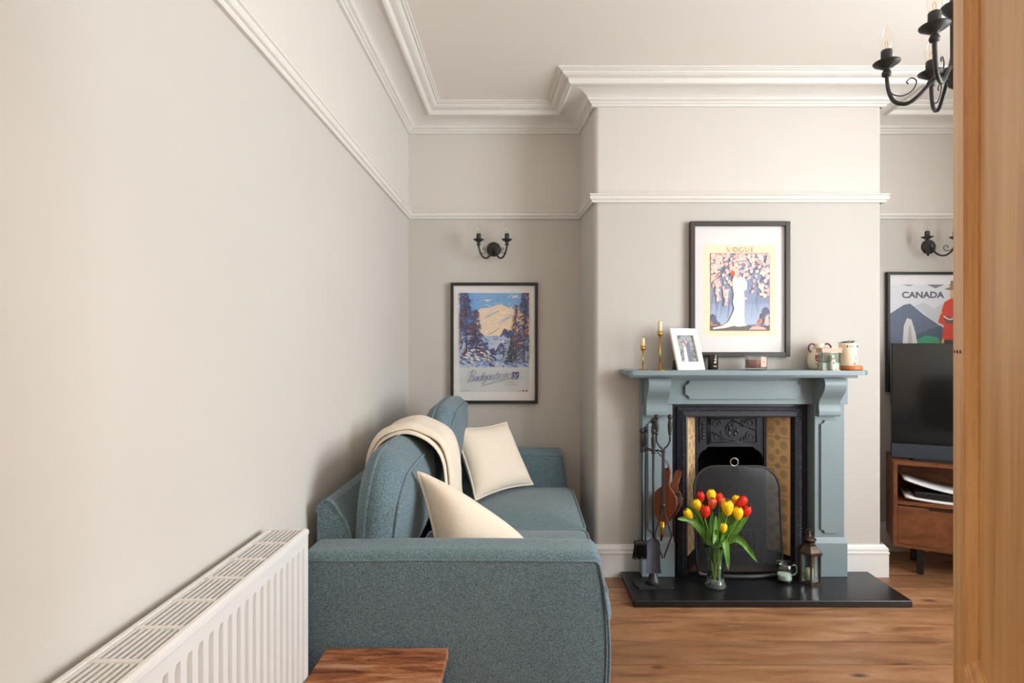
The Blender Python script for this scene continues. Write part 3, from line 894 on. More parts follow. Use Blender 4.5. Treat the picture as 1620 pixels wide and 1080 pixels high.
SX0, SX1, SY0, SY1 = -0.695, 0.240, 1.72, 3.505
ARM = 0.652
def sofa(label, matn, T, group=None, name='sofa'):
    """two-seat sofa authored in the photograph's place, moved by matrix T"""
    F = M[matn]
    so = thing(name, label, 'sofa', T @ Vector(((SX0+SX1)/2, (SY0+SY1)/2, 0)), group)
    def B(mb, nm, par=None, mt=None): return mb.xf(T).build(nm, mt or F, par or so)
    AW = 0.155
    def armdef(cy, hz):
        def f(p):
            q = Vector(p)
            u = (p.z+hz)/(2*hz)
            if p.x > 0.3: q.x += 0.028*math.sin(math.pi*min(1, max(0, 1-u)))*(p.x-0.3)/0.17   # front bulges below
            if p.z > 0.2: q.z += 0.006*math.cos(p.x*3.0)
            return q
        return f
    for y0 in (SY0, SY1-AW):
        top = ARM if y0 == SY0 else ARM+0.012
        hz = (top-0.05)/2
        a = B(MB().rbox((SX0+SX1)/2, y0+AW/2, 0.05+hz, (SX1-SX0)/2, AW/2, hz, 0.028, 4, 8, armdef(0, hz)), 'arm')
        z = top-0.024
        for ye in (y0+0.003, y0+AW-0.003):
            pts = [(SX0+0.02+(SX1-SX0-0.035)*k/14, ye, z+0.004*math.cos((SX0+0.02+(SX1-SX0-0.035)*k/14-(SX0+SX1)/2)*3.0)) for k in range(15)]
            pts += [(SX1-0.004, ye, z-0.012)] + [(SX1+0.028*math.sin(math.pi*k/10)*0.95+0.0, ye, z-0.02-(z-0.1)*k/10) for k in range(1, 10)]
            B(MB().tube(pts, 0.0055, 6), 'piping', a)
    yi0, yi1 = SY0+AW, SY1-AW
    # base
    B(MB().rbox((SX0+SX1)/2, (yi0+yi1)/2, 0.175, (SX1-SX0)/2-0.004, (yi1-yi0)/2, 0.125, 0.015, 2, 6), 'base')
    # back frame, curved profile
    pr = [(SX0, 0.06), (SX0, 0.735), (SX0+0.004, 0.757), (SX0+0.018, 0.773), (SX0+0.036, 0.776), (SX0+0.052, 0.768), (SX0+0.075, 0.735), (SX0+0.10, 0.695), (SX0+0.112, 0.66), (SX0+0.116, 0.60), (SX0+0.118, 0.54), (SX0+0.12, 0.30), (SX0+0.12, 0.06)]
    mb = MB().prism([(x, z) for x, z in pr], yi0-0.0005, yi1+0.0005, 'y')
    bk = B(mb, 'back_frame')
    for ye in (yi0, yi1):
        B(MB().tube([(x, ye, z) for x, z in pr[1:10]], 0.005, 6), 'piping', bk)
    # seat cushions
    ymid = 2.565
    for (ya, yb) in ((yi0+0.004, ymid-0.003), (ymid+0.003, yi1-0.004)):
        w_, h_ = yb-ya, 0.72
        mb, fo, bo = boxed_cushion(w_, h_, 0.045, 0.13, 0.038, 0.004, 0.012)
        Tm = Matrix(((0, 1, 0, -0.43+h_/2+0.0), (1, 0, 0, (ya+yb)/2), (0, 0, 1, 0.385), (0, 0, 0, 1)))
        mb.xf(Tm)
        c = B(mb, 'seat_cushion')
        for ol in (fo, bo):
            B(MB().tube([Tm @ Vector(p) for p in ol][::1], 0.005, 6, True), 'piping', c)
    # back cushions
    for i, (ya, yb, zt) in enumerate(((yi0+0.006, 2.60, 0.87), (2.615, yi1-0.006, 0.972))):
        w_, h_ = yb-ya, zt-0.47
        mb, fo, bo = boxed_cushion(w_, h_, 0.13, 0.13, 0.055, 0.055 if i == 0 else 0.04, 0.034)
        tlt = 0.56 if i == 0 else 0.12; lea = 0.045 if i == 0 else 0.11
        def mp(p):
            u, v, d = p
            x = (-0.50 if i == 0 else -0.45)+d+lea*(v/h_)
            z = 0.47+h_/2+v-tlt*d*max(0, v)/h_*2
            # top edge rises a little in the middle
            z += 0.014*math.cos(math.pi*u/w_)*max(0, v)/h_*2
            return Vector((x, (ya+yb)/2+u, z))
        mb.v = [mp(p) for p in mb.v]
        c = B(mb, 'back_cushion')
        for ol in (fo, bo):
            if ol is bo:      # back seam sits a little way round the rounded rear edge
                g = 0.034*math.sin(math.pi*0.24)
                ol = [(x+g*x/(w_/2), y+g*y/(h_/2), -0.065+0.13*0.24) for x, y, d in ol]
            B(MB().tube([mp(p) for p in ol], 0.0068, 6, True), 'piping', c)
    # feet
    for fx in (SX0+0.06, SX1-0.06):
        for fy in (SY0+0.07, SY1-0.07):
            B(MB().lathe([(0.018, 0.0), (0.024, 0.055)], (fx, fy, 0)), 'foot', None, M['walnut'])
    return so
sofa('teal fabric two-seat sofa along the left wall beneath the snowy poster', 'sofa', Matrix.Identity(4))

def pillow(name, label, corners, T, mat, pull=0.05, bow=None, n=18, group=None):
    A, B_, C, D = [Vector(c) for c in corners]      # A top-left, B top-right, C bottom-right, D bottom-left
    def bil(u, v): return (A*(1-u)+B_*u)*(1-v)+(D*(1-u)+C*u)*v
    cen = bil(0.5, 0.5)
    nrm = (B_-A).cross(D-A).normalized()
    if nrm.y > 0: nrm = -nrm
    def pos(u, v, s):
        a, b = 2*u-1, 2*v-1
        p = bil(u, v)
        # edges drawn in between the corners
        pu = pull*(1-b*b)*a; pv = pull*(1-a*a)*b
        p = p-(B_-A)*pu*0.5*abs(a)-(D-A)*pv*0.5*abs(b)
        if bow: p = p+Vector(bow)*(1-a*a)*(1-v)
        th = max(0, (1-a**4))**0.6*max(0, (1-b**4))**0.6
        wr = 1+0.05*math.sin(7*u+3*v)+0.04*math.sin(5*v-4*u)
        return p+nrm*(s*T/2*th*wr)
    vs = []; fs = []
    idx = {}
    for s in (1, -1):
        for j in range(n+1):
            for i in range(n+1):
                if s == -1 and (i in (0, n) or j in (0, n)): idx[(s, i, j)] = idx[(1, i, j)]; continue
                idx[(s, i, j)] = len(vs)
                # denser towards the edges
                u = 0.5-0.5*math.cos(math.pi*i/n); v = 0.5-0.5*math.cos(math.pi*j/n)
                vs.append(pos(u, v, s))
        for j in range(n):
            for i in range(n):
                q = [idx[(s, i, j)], idx[(s, i+1, j)], idx[(s, i+1, j+1)], idx[(s, i, j+1)]]
                if s == -1: q.reverse()
                fs.append(tuple(q))
    th = thing(name, label, 'cushion', (cen.x, cen.y, min(c.z for c in (A, B_, C, D))), group)
    MB().add(vs, fs, True).build('cover', mat, th)
    loop = [(k/n, 0) for k in range(n)]+[(1, k/n) for k in range(n)]+[(1-k/n, 1) for k in range(n)]+[(0, 1-k/n) for k in range(n)]
    MB().tube([pos(u, v, 0) for u, v in loop], 0.0065, 6, True).build('piping', mat, th)
    return th
pillow('scatter_cushion', 'square cream cushion leaning upright at the far end of the sofa',
       [P(714, 676, 2.96), P(801, 668, 3.30), P(843, 766, 3.24), P(752, 791, 2.88)], 0.13, M['cream'], 0.10, group='cream cushions on the teal sofa')
pillow('scatter_cushion', 'cream cushion slumped in the corner beside the near sofa arm',
       [P(660, 746, 2.03), P(817, 850, 2.14), (0.08, 2.06, 0.515), (-0.295, 1.965, 0.50)], 0.17, M['cream'], 0.08, (0.015, 0, 0.03), group='cream cushions on the teal sofa')

# throw over the near back cushion
thr = thing('throw_blanket', 'folded cream throw blanket draped over the nearer sofa back cushion', 'blanket', (-0.4, 2.45, 0.55))
def drape(pts, ya, yb, t, skew, name, seed):
    pts = [Vector((p[0], 0, p[1])) for p in pts]; pts = spline(pts, 6)
    n = len(pts); m = 12
    rnd = random.Random(seed); ph = rnd.random()*6
    vs = []; fs = []
    for i, p in enumerate(pts):
        tan = (pts[min(i+1, n-1)]-pts[max(i-1, 0)]).normalized(); nr = Vector((-tan.z, 0, tan.x))
        if nr.z < 0 and i < n*0.6: nr = -nr
        if i >= n*0.6 and nr.x < 0: nr = -nr
        f = i/(n-1)
        row = []
        for s in (1, 0):
            for k in range(m+1):
                w = k/m if s else 1-k/m
                edge = min(1, min(w, 1-w)*9)
                yy = ya+(yb-ya)*w+skew*f+0.008*math.sin(f*7+ph)
                off = (t*(0.35+0.65*math.sqrt(edge))+0.006*math.sin(w*9+f*5+ph)*edge) if s else 0.0
                q = p+nr*off; row.append((q.x, yy, q.z))
        vs += row
    L = 2*(m+1)
    for i in range(n-1):
        for k in range(L):
            k2 = (k+1) % L
            fs.append((i*L+k, i*L+k2, (i+1)*L+k2, (i+1)*L+k))
    fs.append(tuple(range(L))); fs.append(tuple((n-1)*L+k for k in reversed(range(L))))
    MB().add(vs, fs, True).build(name, M['throw'], thr)
path1 = [(-0.622, 0.78), (-0.612, 0.85), (-0.57, 0.908), (-0.49, 0.938), (-0.42, 0.922), (-0.365, 0.882), (-0.333, 0.82), (-0.322, 0.72), (-0.322, 0.63), (-0.318, 0.56)]
drape(path1, 2.26, 2.60, 0.014, 0.03, 'under_fold', 1)
path2 = [(p[0]+(-0.012 if k < 3 else (0.014 if k > 4 else 0.0)), p[1]+(0.014 if 2 <= k <= 5 else 0.004)) for k, p in enumerate(path1)]
path2[-1] = (path2[-1][0]+0.004, 0.535)
drape(path2, 2.275, 2.615, 0.022, 0.05, 'upper_fold', 2)

# ------------------------------------------------------------------ small wooden stool at the bottom edge
st = thing('wooden_stool', 'low reclaimed wood stool standing against the near sofa arm', 'stool', (-0.415, 1.52, 0))
tz = 0.378
MB().bbox(-0.598, -0.228, 1.34, 1.692, tz-0.028, tz, 0.003).build('top', M['table_wood'], st)
for lx in (-0.575, -0.277):
    for ly in (1.36, 1.645):
        MB().bbox(lx, lx+0.026, ly, ly+0.026, 0, tz-0.028, 0.002).build('leg', M['table_wood'], st)
for ly in (1.366, 1.651):
    MB().bbox(-0.549, -0.277, ly, ly+0.014, tz-0.09, tz-0.0285, 0.002).build('apron', M['table_wood'], st)
for lx in (-0.569, -0.271):
    MB().bbox(lx, lx+0.014, 1.386, 1.645, tz-0.09, tz-0.0285, 0.002).build('apron', M['table_wood'], st)

# ------------------------------------------------------------------ door
k_ = 0.93
Fx, Fy = 0.618*k_, 0.8*k_
ang = 32.0
hx_, hy_ = -math.sin(R(ang)), -math.cos(R(ang))
tx_, ty_ = math.cos(R(ang)), -math.sin(R(ang))       # into the door, away from the camera's side
DT = Matrix(((hx_, tx_, 0, Fx), (hy_, ty_, 0, Fy), (0, 0, 1, 0.008), (0, 0, 0, 1)))   # local: s along door, t through it, z
DWID, DHT, THK = 0.79, 1.98, 0.036
door = MB()
dr = thing('door_1', None, None, DT @ Vector((DWID/2, THK/2, 0))); dr['kind'] = 'structure'
stile = 0.098; pw = 0.262; mun = DWID-2*stile-2*pw
def dpart(nm, s0, s1, z0, z1, t0=0.0, t1=THK, par=None, b=0.0015):
    return MB().bbox(s0, s1, t0, t1, z0, z1, b).xf(DT).build(nm, M['pine'], par or dr)
dpart('stile', 0, stile, 0, DHT); dpart('stile', DWID-stile, DWID, 0, DHT)
LR0, LR1 = 0.70, 0.905
dpart('bottom_rail', stile, DWID-stile, 0, 0.21); dpart('lock_rail', stile, DWID-stile, LR0, LR1); dpart('top_rail', stile, DWID-stile, DHT-0.11, DHT)
for z0, z1 in ((0.21, LR0), (LR1, DHT-0.11)):
    dpart('muntin', stile+pw, stile+pw+mun, z0, z1)
    for s0 in (stile, stile+pw+mun):
        pnl = dpart('panel', s0, s0+pw, z0, z1, 0.013, THK-0.013)
        # ovolo moulding on the camera's side: sloped strip round the panel
        mw = 0.018
        mb = MB()
        def ringpts(d, t): return [(s0+d, t, z0+d), (s0+pw-d, t, z0+d), (s0+pw-d, t, z1-d), (s0+d, t, z1-d)]
        steps = [(0.0, 0.0015), (0.003, 0.0015), (0.005, 0.004), (0.011, 0.0062), (0.015, 0.0105), (mw, 0.011), (mw+0.0005, 0.0129)]
        for (d0, t0), (d1, t1) in zip(steps[:-1], steps[1:]):
            a = ringpts(d0, t0); b = ringpts(d1, t1)
            mb.add(a+b, [(i, (i+1) % 4, 4+(i+1) % 4, 4+i) for i in range(4)])
        mb.xf(DT).build('moulding', M['pine'], pnl)
for dz in (0, 0.0, 0.0):
    pass
mb = MB()
for q in range(3):
    mb.lathe([(0.0022, 0), (0.0022, 0.0006)], DT @ Vector((0.02+0.028*q, -0.0004, 1.277)), 8, True, (-tx_, -ty_, 0))
tag(mb.build('screw_hole', M['soot'], dr), 'row of three small dark screw holes')

# ------------------------------------------------------------------ flat prints
class Art:
    """flat printed shapes, u right / v up in metres from the lower-left of the paper, stacked in hair-thin layers"""
    def __init__(s): s.v = []; s.f = []; s.c = []; s.k = 0
    def poly(s, pts, c, a=None):
        s.k += 1
        o = len(s.v); z = 0.000006*s.k
        s.v += [(p[0], p[1], z) for p in pts]; s.f.append(tuple(range(o, o+len(pts)))); s.c.append(lin(c))
    def rect(s, u0, v0, u1, v1, c): s.poly([(u0, v0), (u1, v0), (u1, v1), (u0, v1)], c)
    def quad(s, a, b, w0, w1, c):
        a = Vector(a); b = Vector(b); d = (b-a)
        if d.length < 1e-7: return
        n_ = Vector((-d.y, d.x)).normalized()
        s.poly([a-n_*w0/2, b-n_*w1/2, b+n_*w1/2, a+n_*w0/2], c)
    def line(s, pts, w, c, smooth=True):
        pts = [Vector((p[0], p[1], 0)) for p in pts]
        if smooth and len(pts) > 2: pts = spline(pts, 5)
        for a, b in zip(pts[:-1], pts[1:]): s.quad(a.xy, b.xy, w, w, c)
    def blob(s, u, v, ru, rv, c, n=9, rot=0, rnd=None):
        pts = []
        for k in range(n):
            a = 2*math.pi*k/n; j = 1 if rnd is None else rnd.uniform(0.75, 1.2)
            x, y = ru*math.cos(a)*j, rv*math.sin(a)*j
            pts.append((u+x*math.cos(rot)-y*math.sin(rot), v+x*math.sin(rot)+y*math.cos(rot)))
        s.poly(pts, c)
    def text(s, body, u, v, height, c, width=None, bold=0.0, shear=0.0, align='LEFT'):
        cu = bpy.data.curves.new('lettering', 'FONT'); cu.body = body; cu.size = 1.0; cu.offset = bold; cu.shear = shear
        ob = bpy.data.objects.new('lettering', cu); COL.objects.link(ob)
        bpy.context.view_layer.update()
        dg = bpy.context.evaluated_depsgraph_get(); ev = ob.evaluated_get(dg); me = ev.to_mesh()
        vs = [tuple(p.co) for p in me.vertices]; fs = [tuple(p.vertices) for p in me.polygons]
        ev.to_mesh_clear(); bpy.data.objects.remove(ob); bpy.data.curves.remove(cu)
        x0 = min(p[0] for p in vs); x1 = max(p[0] for p in vs); y0 = min(p[1] for p in vs); y1 = max(p[1] for p in vs)
        sc = height/(y1-y0); sx = (width/(x1-x0)) if width else sc
        s.k += 1; z = 0.000006*s.k; o = len(s.v)
        s.v += [(u+(p[0]-x0)*sx, v+(p[1]-y0)*sc, z) for p in vs]
        for f in fs: s.f.append(tuple(i+o for i in f)); s.c.append(lin(c))
    def clip(s, u0, v0, u1, v1, start):
        s.v[start:] = [(min(max(p[0], u0), u1), min(max(p[1], v0), v1), p[2]) for p in s.v[start:]]
    def build(s, name, parent, org, ex, ez, nrm):
        """org world point of (0,0); ex, ez world directions of u and v; nrm out of the paper"""
        mb = MB(); org = Vector(org)
        mb.v = [org+ex*p[0]+ez*p[1]+nrm*p[2] for p in s.v]; mb.f = s.f; mb.sm = [False]*len(s.f); mb.col = s.c
        return mb.build(name, M['print'], parent, fixn=False)

def picture(name, label, x0, x1, z0, z1, yw, border, depth, fmat, cat='picture'):
    """framed picture hanging on a wall at y=yw, facing the camera; returns (thing, paper-origin)"""
    th = thing(name, label, cat, ((x0+x1)/2, yw, z0))
    y0 = yw-depth
    b = border
    for nm, (a, c, d, e) in (('frame_side', (x0, x0+b, z0, z1)), ('frame_side', (x1-b, x1, z0, z1)), ('frame_rail', (x0+b, x1-b, z1-b, z1)), ('frame_rail', (x0+b, x1-b, z0, z0+b))):
        MB().bbox(a, c, y0, yw-0.001, d, e, 0.002).build(nm, fmat, th)
    MB().box(x0+b, x1-b, yw-0.014, yw-0.003, z0+b, z1-b).build('mount', M['mount'], th)
    MB().box(x0+b, x1-b, y0+0.006, y0+0.008, z0+b, z1-b).build('pane', M['pane'], th)
    return th
EX, EZ, EN = Vector((1, 0, 0)), Vector((0, 0, 1)), Vector((0, -1, 0))

# --- snowy mountain poster
bx0, bx1, bz0, bz1 = -0.461, 0.092, 0.937, 1.703
pic = picture('framed_poster', 'black framed winter mountain travel poster lettered Badgastein above the sofa', bx0, bx1, bz0, bz1, YB, 0.0185, 0.03, M['black_frame'])
A = Art(); rn = random.Random(5)
PW, PH = 0.4408, 0.628
A.rect(0, 0, PW, PH, (204, 204, 204))
pv0 = 0.156                      # painting bottom
st_ = len(A.v)
A.rect(0, pv0, PW, PH, (96, 160, 214))
hgt = PH-pv0
def U(x): return x*PW
def V(y): return pv0+y*hgt
for k in range(90):
    u, v = rn.random(), 0.78+0.22*rn.random()
    c = rn.choice([(84, 150, 208), (122, 178, 220), (96, 160, 206), (146, 190, 222), (70, 134, 200)])
    A.quad((U(u), V(v)), (U(u+rn.uniform(0.03, 0.1)), V(v+rn.uniform(-0.02, 0.03))), 0.008, 0.006, c)
A.blob(U(0.4), V(0.9), 0.02, 0.007, (206, 206, 214), 9, 0.1, rn); A.blob(U(0.8), V(0.95), 0.025, 0.007, (196, 204, 216), 9, 0.2, rn)
# mountain
A.poly([(U(0.1), V(0.4)), (U(0.2), V(0.7)), (U(0.3), V(0.79)), (U(0.42), V(0.8)), (U(0.52), V(0.835)), (U(0.6), V(0.85)), (U(0.7), V(0.8)), (U(0.85), V(0.77)), (U(1), V(0.7)), (U(1), V(0.4))], (232, 206, 176))
for k in range(130):
    u = rn.uniform(0.22, 0.85); v = rn.uniform(0.45, 0.8)
    if v > 0.86-abs(u-0.6)*0.35: continue
    c = rn.choice([(244, 222, 192), (234, 202, 166), (218, 206, 196), (246, 230, 206), (204, 200, 202), (238, 208, 178)])
    A.quad((U(u), V(v)), (U(u+rn.uniform(0.03, 0.1)), V(v+rn.uniform(0.0, 0.06))), 0.007, 0.003, c)
for (a, b, c, d) in ((0.38, 0.68, 0.56, 0.76), (0.35, 0.65, 0.45, 0.7), (0.56, 0.58, 0.72, 0.67), (0.6, 0.63, 0.75, 0.7)):
    A.quad((U(a), V(b)), (U(c), V(d)), 0.004, 0.008, (150, 170, 196))
A.poly([(U(0.42), V(0.43)), (U(0.62), V(0.55)), (U(0.8), V(0.63)), (U(0.82), V(0.42))], (238, 214, 176))
A.quad((U(0.42), V(0.435)), (U(0.58), V(0.53)), 0.004, 0.003, (120, 104, 110))
# village and valley
A.rect(U(0), V(0), U(1), V(0.42), (176, 192, 216))
for k in range(420):
    u = rn.random(); v = rn.uniform(0.0, 0.44)
    c = rn.choice([(206, 214, 230), (120, 154, 204), (70, 112, 178), (224, 222, 226), (48, 84, 150), (150, 170, 206), (226, 208, 190), (96, 136, 196)])
    if 0.2 < v < 0.36 and rn.random() < 0.4: c = rn.choice([(40, 70, 136), (34, 56, 112), (228, 218, 214)])
    if v < 0.14 and rn.random() < 0.5: c = rn.choice([(62, 122, 204), (104, 158, 222), (34, 86, 172)])
    A.quad((U(u), V(v)), (U(u+rn.uniform(-0.06, 0.07)), V(v+rn.uniform(-0.015, 0.02))), 0.009, 0.005, c)
def fir(u, v0, v1, w, cols, n, trunk=None):
    if trunk: A.quad((U(u), V(v0)), (U(u), V(v1)), 0.008, 0.003, trunk)
    for k in range(n):
        f = rn.random()**0.8
        v = v0+(v1-v0)*f; ww = w*(1-f)*0.9+0.012
        uu = u+rn.uniform(-ww, ww)
        A.quad((U(uu), V(v)), (U(uu+(uu-u)*0.6+rn.uniform(-0.02, 0.02)), V(v-rn.uniform(0.01, 0.04))), 0.007, 0.003, rn.choice(cols))
blue = [(44, 74, 140), (30, 52, 110), (70, 104, 170), (24, 38, 84)]
rust = [(120, 74, 66), (92, 56, 60), (150, 96, 76), (66, 50, 76), (52, 66, 120)]
for u, v0, v1, w in ((0.38, 0.18, 0.34, 0.05), (0.6, 0.18, 0.33, 0.07), (0.66, 0.42, 0.52, 0.05), (0.73, 0.41, 0.5, 0.05), (0.48, 0.18, 0.26, 0.04)):
    fir(u, v0, v1, w, blue, 60)
fir(0.1, 0.2, 1.02, 0.2, rust+blue, 330, (50, 40, 66)); fir(0.03, 0.3, 1.02, 0.12, rust+blue, 140)
fir(0.24, 0.18, 0.78, 0.11, blue+rust[:2], 220, (34, 40, 84))
fir(0.81, 0.08, 0.84, 0.07, rust, 110, (84, 58, 60)); fir(0.93, 0.06, 1.05, 0.13, rust+blue, 330, (74, 56, 62)); fir(0.99, 0.1, 1.0, 0.08, blue+rust, 120)
fir(0.75, 0.06, 0.38, 0.07, [(40, 56, 80), (66, 76, 66), (30, 44, 84)], 90, (40, 44, 60))
for k in range(70):
    u = rn.uniform(0, 0.45); v = rn.uniform(0.05, 0.24)
    A.quad((U(u), V(v)), (U(u+rn.uniform(0.02, 0.07)), V(v-rn.uniform(0, 0.03))), 0.008, 0.004, rn.choice([(226, 224, 230), (206, 210, 226), (112, 80, 90), (84, 60, 76), (232, 214, 206)]))
for u, v in ((0.51, 0.12), (0.525, 0.1), (0.63, 0.2), (0.635, 0.175)):
    A.blob(U(u), V(v), 0.005, 0.012, (44, 66, 120), 7)
A.clip(0, pv0, PW, PH, st_)
# handwritten town name
LET = {
 'B': [[(.35, 1.75), (.2, .8), (.0, -.25)], [(.05, 1.45), (.5, 1.85), (.95, 1.6), (.8, 1.15), (.35, .9), (.85, .8), (.95, .35), (.6, .02), (.15, .1)]],
 'a': [[(.85, .85), (.5, 1), (.08, .5), (.25, .02), (.6, .3), (.88, .95), (.78, .2), (1.0, .08)]],
 'd': [[(.85, .8), (.5, .95), (.08, .5), (.25, .02), (.6, .3), (1.0, 1.9), (.78, .2), (1.0, .08)]],
 'g': [[(.85, .85), (.5, 1), (.08, .5), (.25, .05), (.6, .3), (.88, .95), (.7, -.4), (.3, -.8), (.05, -.55)]],
 's': [[(.75, .9), (.4, 1), (.2, .75), (.6, .4), (.5, .05), (.05, .1)]],
 't': [[(.5, 1.6), (.3, .4), (.4, .03), (.7, .1)], [(.05, 1.05), (.85, 1.15)]],
 'e': [[(.1, .5), (.6, .55), (.65, .9), (.35, .98), (.08, .45), (.3, .02), (.8, .2)]],
 'i': [[(.3, .95), (.2, .25), (.35, .03), (.5, .1)], [(.38, 1.3), (.42, 1.38)]],
 'n': [[(.2, .95), (.1, 0), (.3, .75), (.6, .98), (.68, .7), (.6, .15), (.8, .02)]]}
pen = (38, 92, 150)
uu = 0.053; sz = 0.0295
for j, ch in enumerate('Badgastein'):
    s_ = sz*(1.3 if ch == 'B' else 1.0)
    for stv in LET[ch]:
        A.line([(uu+(x+0.28*y)*s_*0.95, 0.066+0.0026*j+y*s_) for x, y in stv], 0.0030, pen)
    uu += s_*{'i': 0.55, 's': 0.7, 't': 0.74, 'B': 0.92}.get(ch, 0.93)
A.line([(0.14, 0.036), (0.22, 0.06), (0.30, 0.082), (0.345, 0.086)], 0.0028, pen)
A.poly([(0.335, 0.127), (0.378, 0.127), (0.374, 0.095), (0.356, 0.078), (0.339, 0.095)], (52, 66, 118))
A.line([(0.345, 0.12), (0.356, 0.1), (0.369, 0.118)], 0.003, (222, 224, 230)); A.line([(0.362, 0.108), (0.352, 0.086), (0.345, 0.096)], 0.003, (222, 224, 230))
for (u0, u1, v, c) in ((0.295, 0.35, 0.061, (150, 110, 120)), (0.288, 0.375, 0.047, (150, 110, 120)), (0.018, 0.068, 0.008, (130, 130, 136)), (0.37, 0.395, 0.007, (170, 120, 116))):
    x = u0
    while x < u1:
        w_ = rn.uniform(0.003, 0.006); A.rect(x, v-0.0015, min(x+w_, u1), v+0.0015, c); x += w_+0.0015
for u in (0.405, 0.425): A.poly([(u-0.007, 0.003), (u+0.004, 0.003), (u+0.007, 0.013), (u-0.004, 0.013)], (170, 34, 44))
A.build('print', pic, ((bx0+bx1)/2-PW/2, YB-0.0145, bz0+0.0735), EX, EZ, EN)

# --- fashion cover over the mantelpiece (a plain stand-in illustration under the printed title)
vx0, vx1, vz0, vz1 = 0.937, 1.497, 1.240, 2.000
pic = picture('framed_print', 'dark brown framed magazine cover print titled VOGUE above the mantel shelf', vx0, vx1, vz0, vz1, YC, 0.026, 0.034, M['brown_frame'])
A = Art(); rn = random.Random(11)
PW, PH = 0.408, 0.512
A.rect(0, 0, PW, PH, (246, 222, 186))
iu0, iu1, iv0, iv1 = 0.036, 0.368, 0.030, 0.462
A.rect(iu0-0.003, iv0-0.003, iu1+0.003, iv1+0.003, (206, 120, 96))
st_ = len(A.v)
A.rect(iu0, iv0, iu1, iv1, (138, 152, 184))
for k in range(10):
    A.rect(iu0, iv0+0.03+k*0.012, iu1, iv0+0.042+k*0.012, (150+3*(9-k), 166+3*(9-k), 198+2*(9-k)))
for k in range(60):
    u = rn.uniform(iu0, iu1); v = rn.uniform(iv0+0.06, iv1-0.15); A.line([(u, v), (u+0.004, v+0.05), (u+0.012, v+0.1)], 0.0012, (98, 108, 140))
# ground
A.rect(iu0, iv0, iu1, iv0+0.028, (92, 90, 86))
A.poly([(iu0, iv0+0.028), (iu0, iv0+0.06), (iu0+0.05, iv0+0.036), (iu0+0.12, iv0+0.03)], (226, 130, 104))
A.poly([(iu1, iv0+0.028), (iu1, iv0+0.056), (iu1-0.06, iv0+0.04), (iu1-0.15, iv0+0.03)], (178, 156, 186))
for u, v, r_ in ((0.355, 0.09, 0.022), (0.33, 0.105, 0.02), (0.35, 0.135, 0.022), (0.318, 0.075, 0.016), (0.046, 0.1, 0.02), (0.06, 0.078, 0.016), (0.08, 0.068, 0.01)):
    A.blob(u, v, r_, r_, (84, 90, 116), 12, 0, rn)
A.blob(0.352, 0.085, 0.012, 0.03, (206, 190, 176), 10); A.poly([(0.30, 0.07), (0.315, 0.1), (0.328, 0.088), (0.318, 0.065)], (226, 120, 90))
A.poly([(0.25, iv0+0.004), (0.27, iv0+0.022), (0.30, iv0+0.026), (0.34, iv0+0.016), (0.35, iv0+0.004)], (240, 180, 160))
# blossom drifts
for k in range(260):
    u = rn.uniform(iu0, iu1); v = iv1-abs(rn.gauss(0, 0.085))
    if rn.random() < 0.4:
        u = rn.choice([iu0+abs(rn.gauss(0, 0.035)), iu1-abs(rn.gauss(0, 0.03)), 0.2+rn.gauss(0, 0.035)]); v = rn.uniform(0.26 if u < 0.3 else 0.22, iv1)
        if 0.14 < u < 0.26: v = rn.uniform(0.29, iv1)
    A.blob(u, v, rn.uniform(0.007, 0.014), rn.uniform(0.007, 0.014), rn.choice([(244, 196, 184), (248, 210, 198), (238, 178, 168), (250, 220, 206)]), 7, 0, rn)
for (u, v0, v1) in ((0.075, 0.2, 0.32), (0.12, 0.17, 0.26)):
    for k in range(26):
        f = rn.random(); A.blob(u+rn.uniform(-0.018, 0.018)*f, v0+(v1-v0)*f, 0.008, 0.008, rn.choice([(246, 200, 190), (250, 216, 204), (240, 184, 172)]), 7, 0, rn)
for pts in ([(0.04, 0.3), (0.09, 0.34), (0.14, 0.4), (0.24, 0.425)], [(0.2, 0.3), (0.27, 0.35), (0.31, 0.4), (0.35, 0.43)], [(0.26, 0.25), (0.31, 0.3), (0.345, 0.34)], [(0.06, 0.33), (0.1, 0.37), (0.12, 0.4)]):
    A.line(pts, 0.003, (66, 60, 70))
for k in range(30):
    u = rn.uniform(iu0, iu1-0.02); v = rn.uniform(0.36, iv1); A.quad((u, v), (u+rn.uniform(0.008, 0.024), v+rn.uniform(-0.004, 0.012)), 0.004, 0.001, (72, 66, 80))
# plain standing figure in a long pale gown
A.poly([(0.165, 0.335), (0.185, 0.325), (0.205, 0.30), (0.222, 0.26), (0.226, 0.2), (0.224, 0.12), (0.226, 0.075), (0.238, 0.056), (0.19, 0.05), (0.165, 0.056), (0.12, 0.044), (0.05, 0.036), (0.046, 0.044), (0.1, 0.056), (0.135, 0.08), (0.155, 0.12), (0.168, 0.15), (0.158, 0.19), (0.166, 0.23), (0.158, 0.27), (0.156, 0.31)], (240, 234, 220))
A.poly([(0.185, 0.325), (0.225, 0.33), (0.24, 0.3), (0.238, 0.26), (0.222, 0.25), (0.205, 0.275)], (244, 230, 218))
A.blob(0.168, 0.348, 0.014, 0.018, (244, 222, 200), 12); A.blob(0.158, 0.349, 0.014, 0.017, (196, 84, 50), 12)
A.clip(iu0, iv0, iu1, iv1, st_)
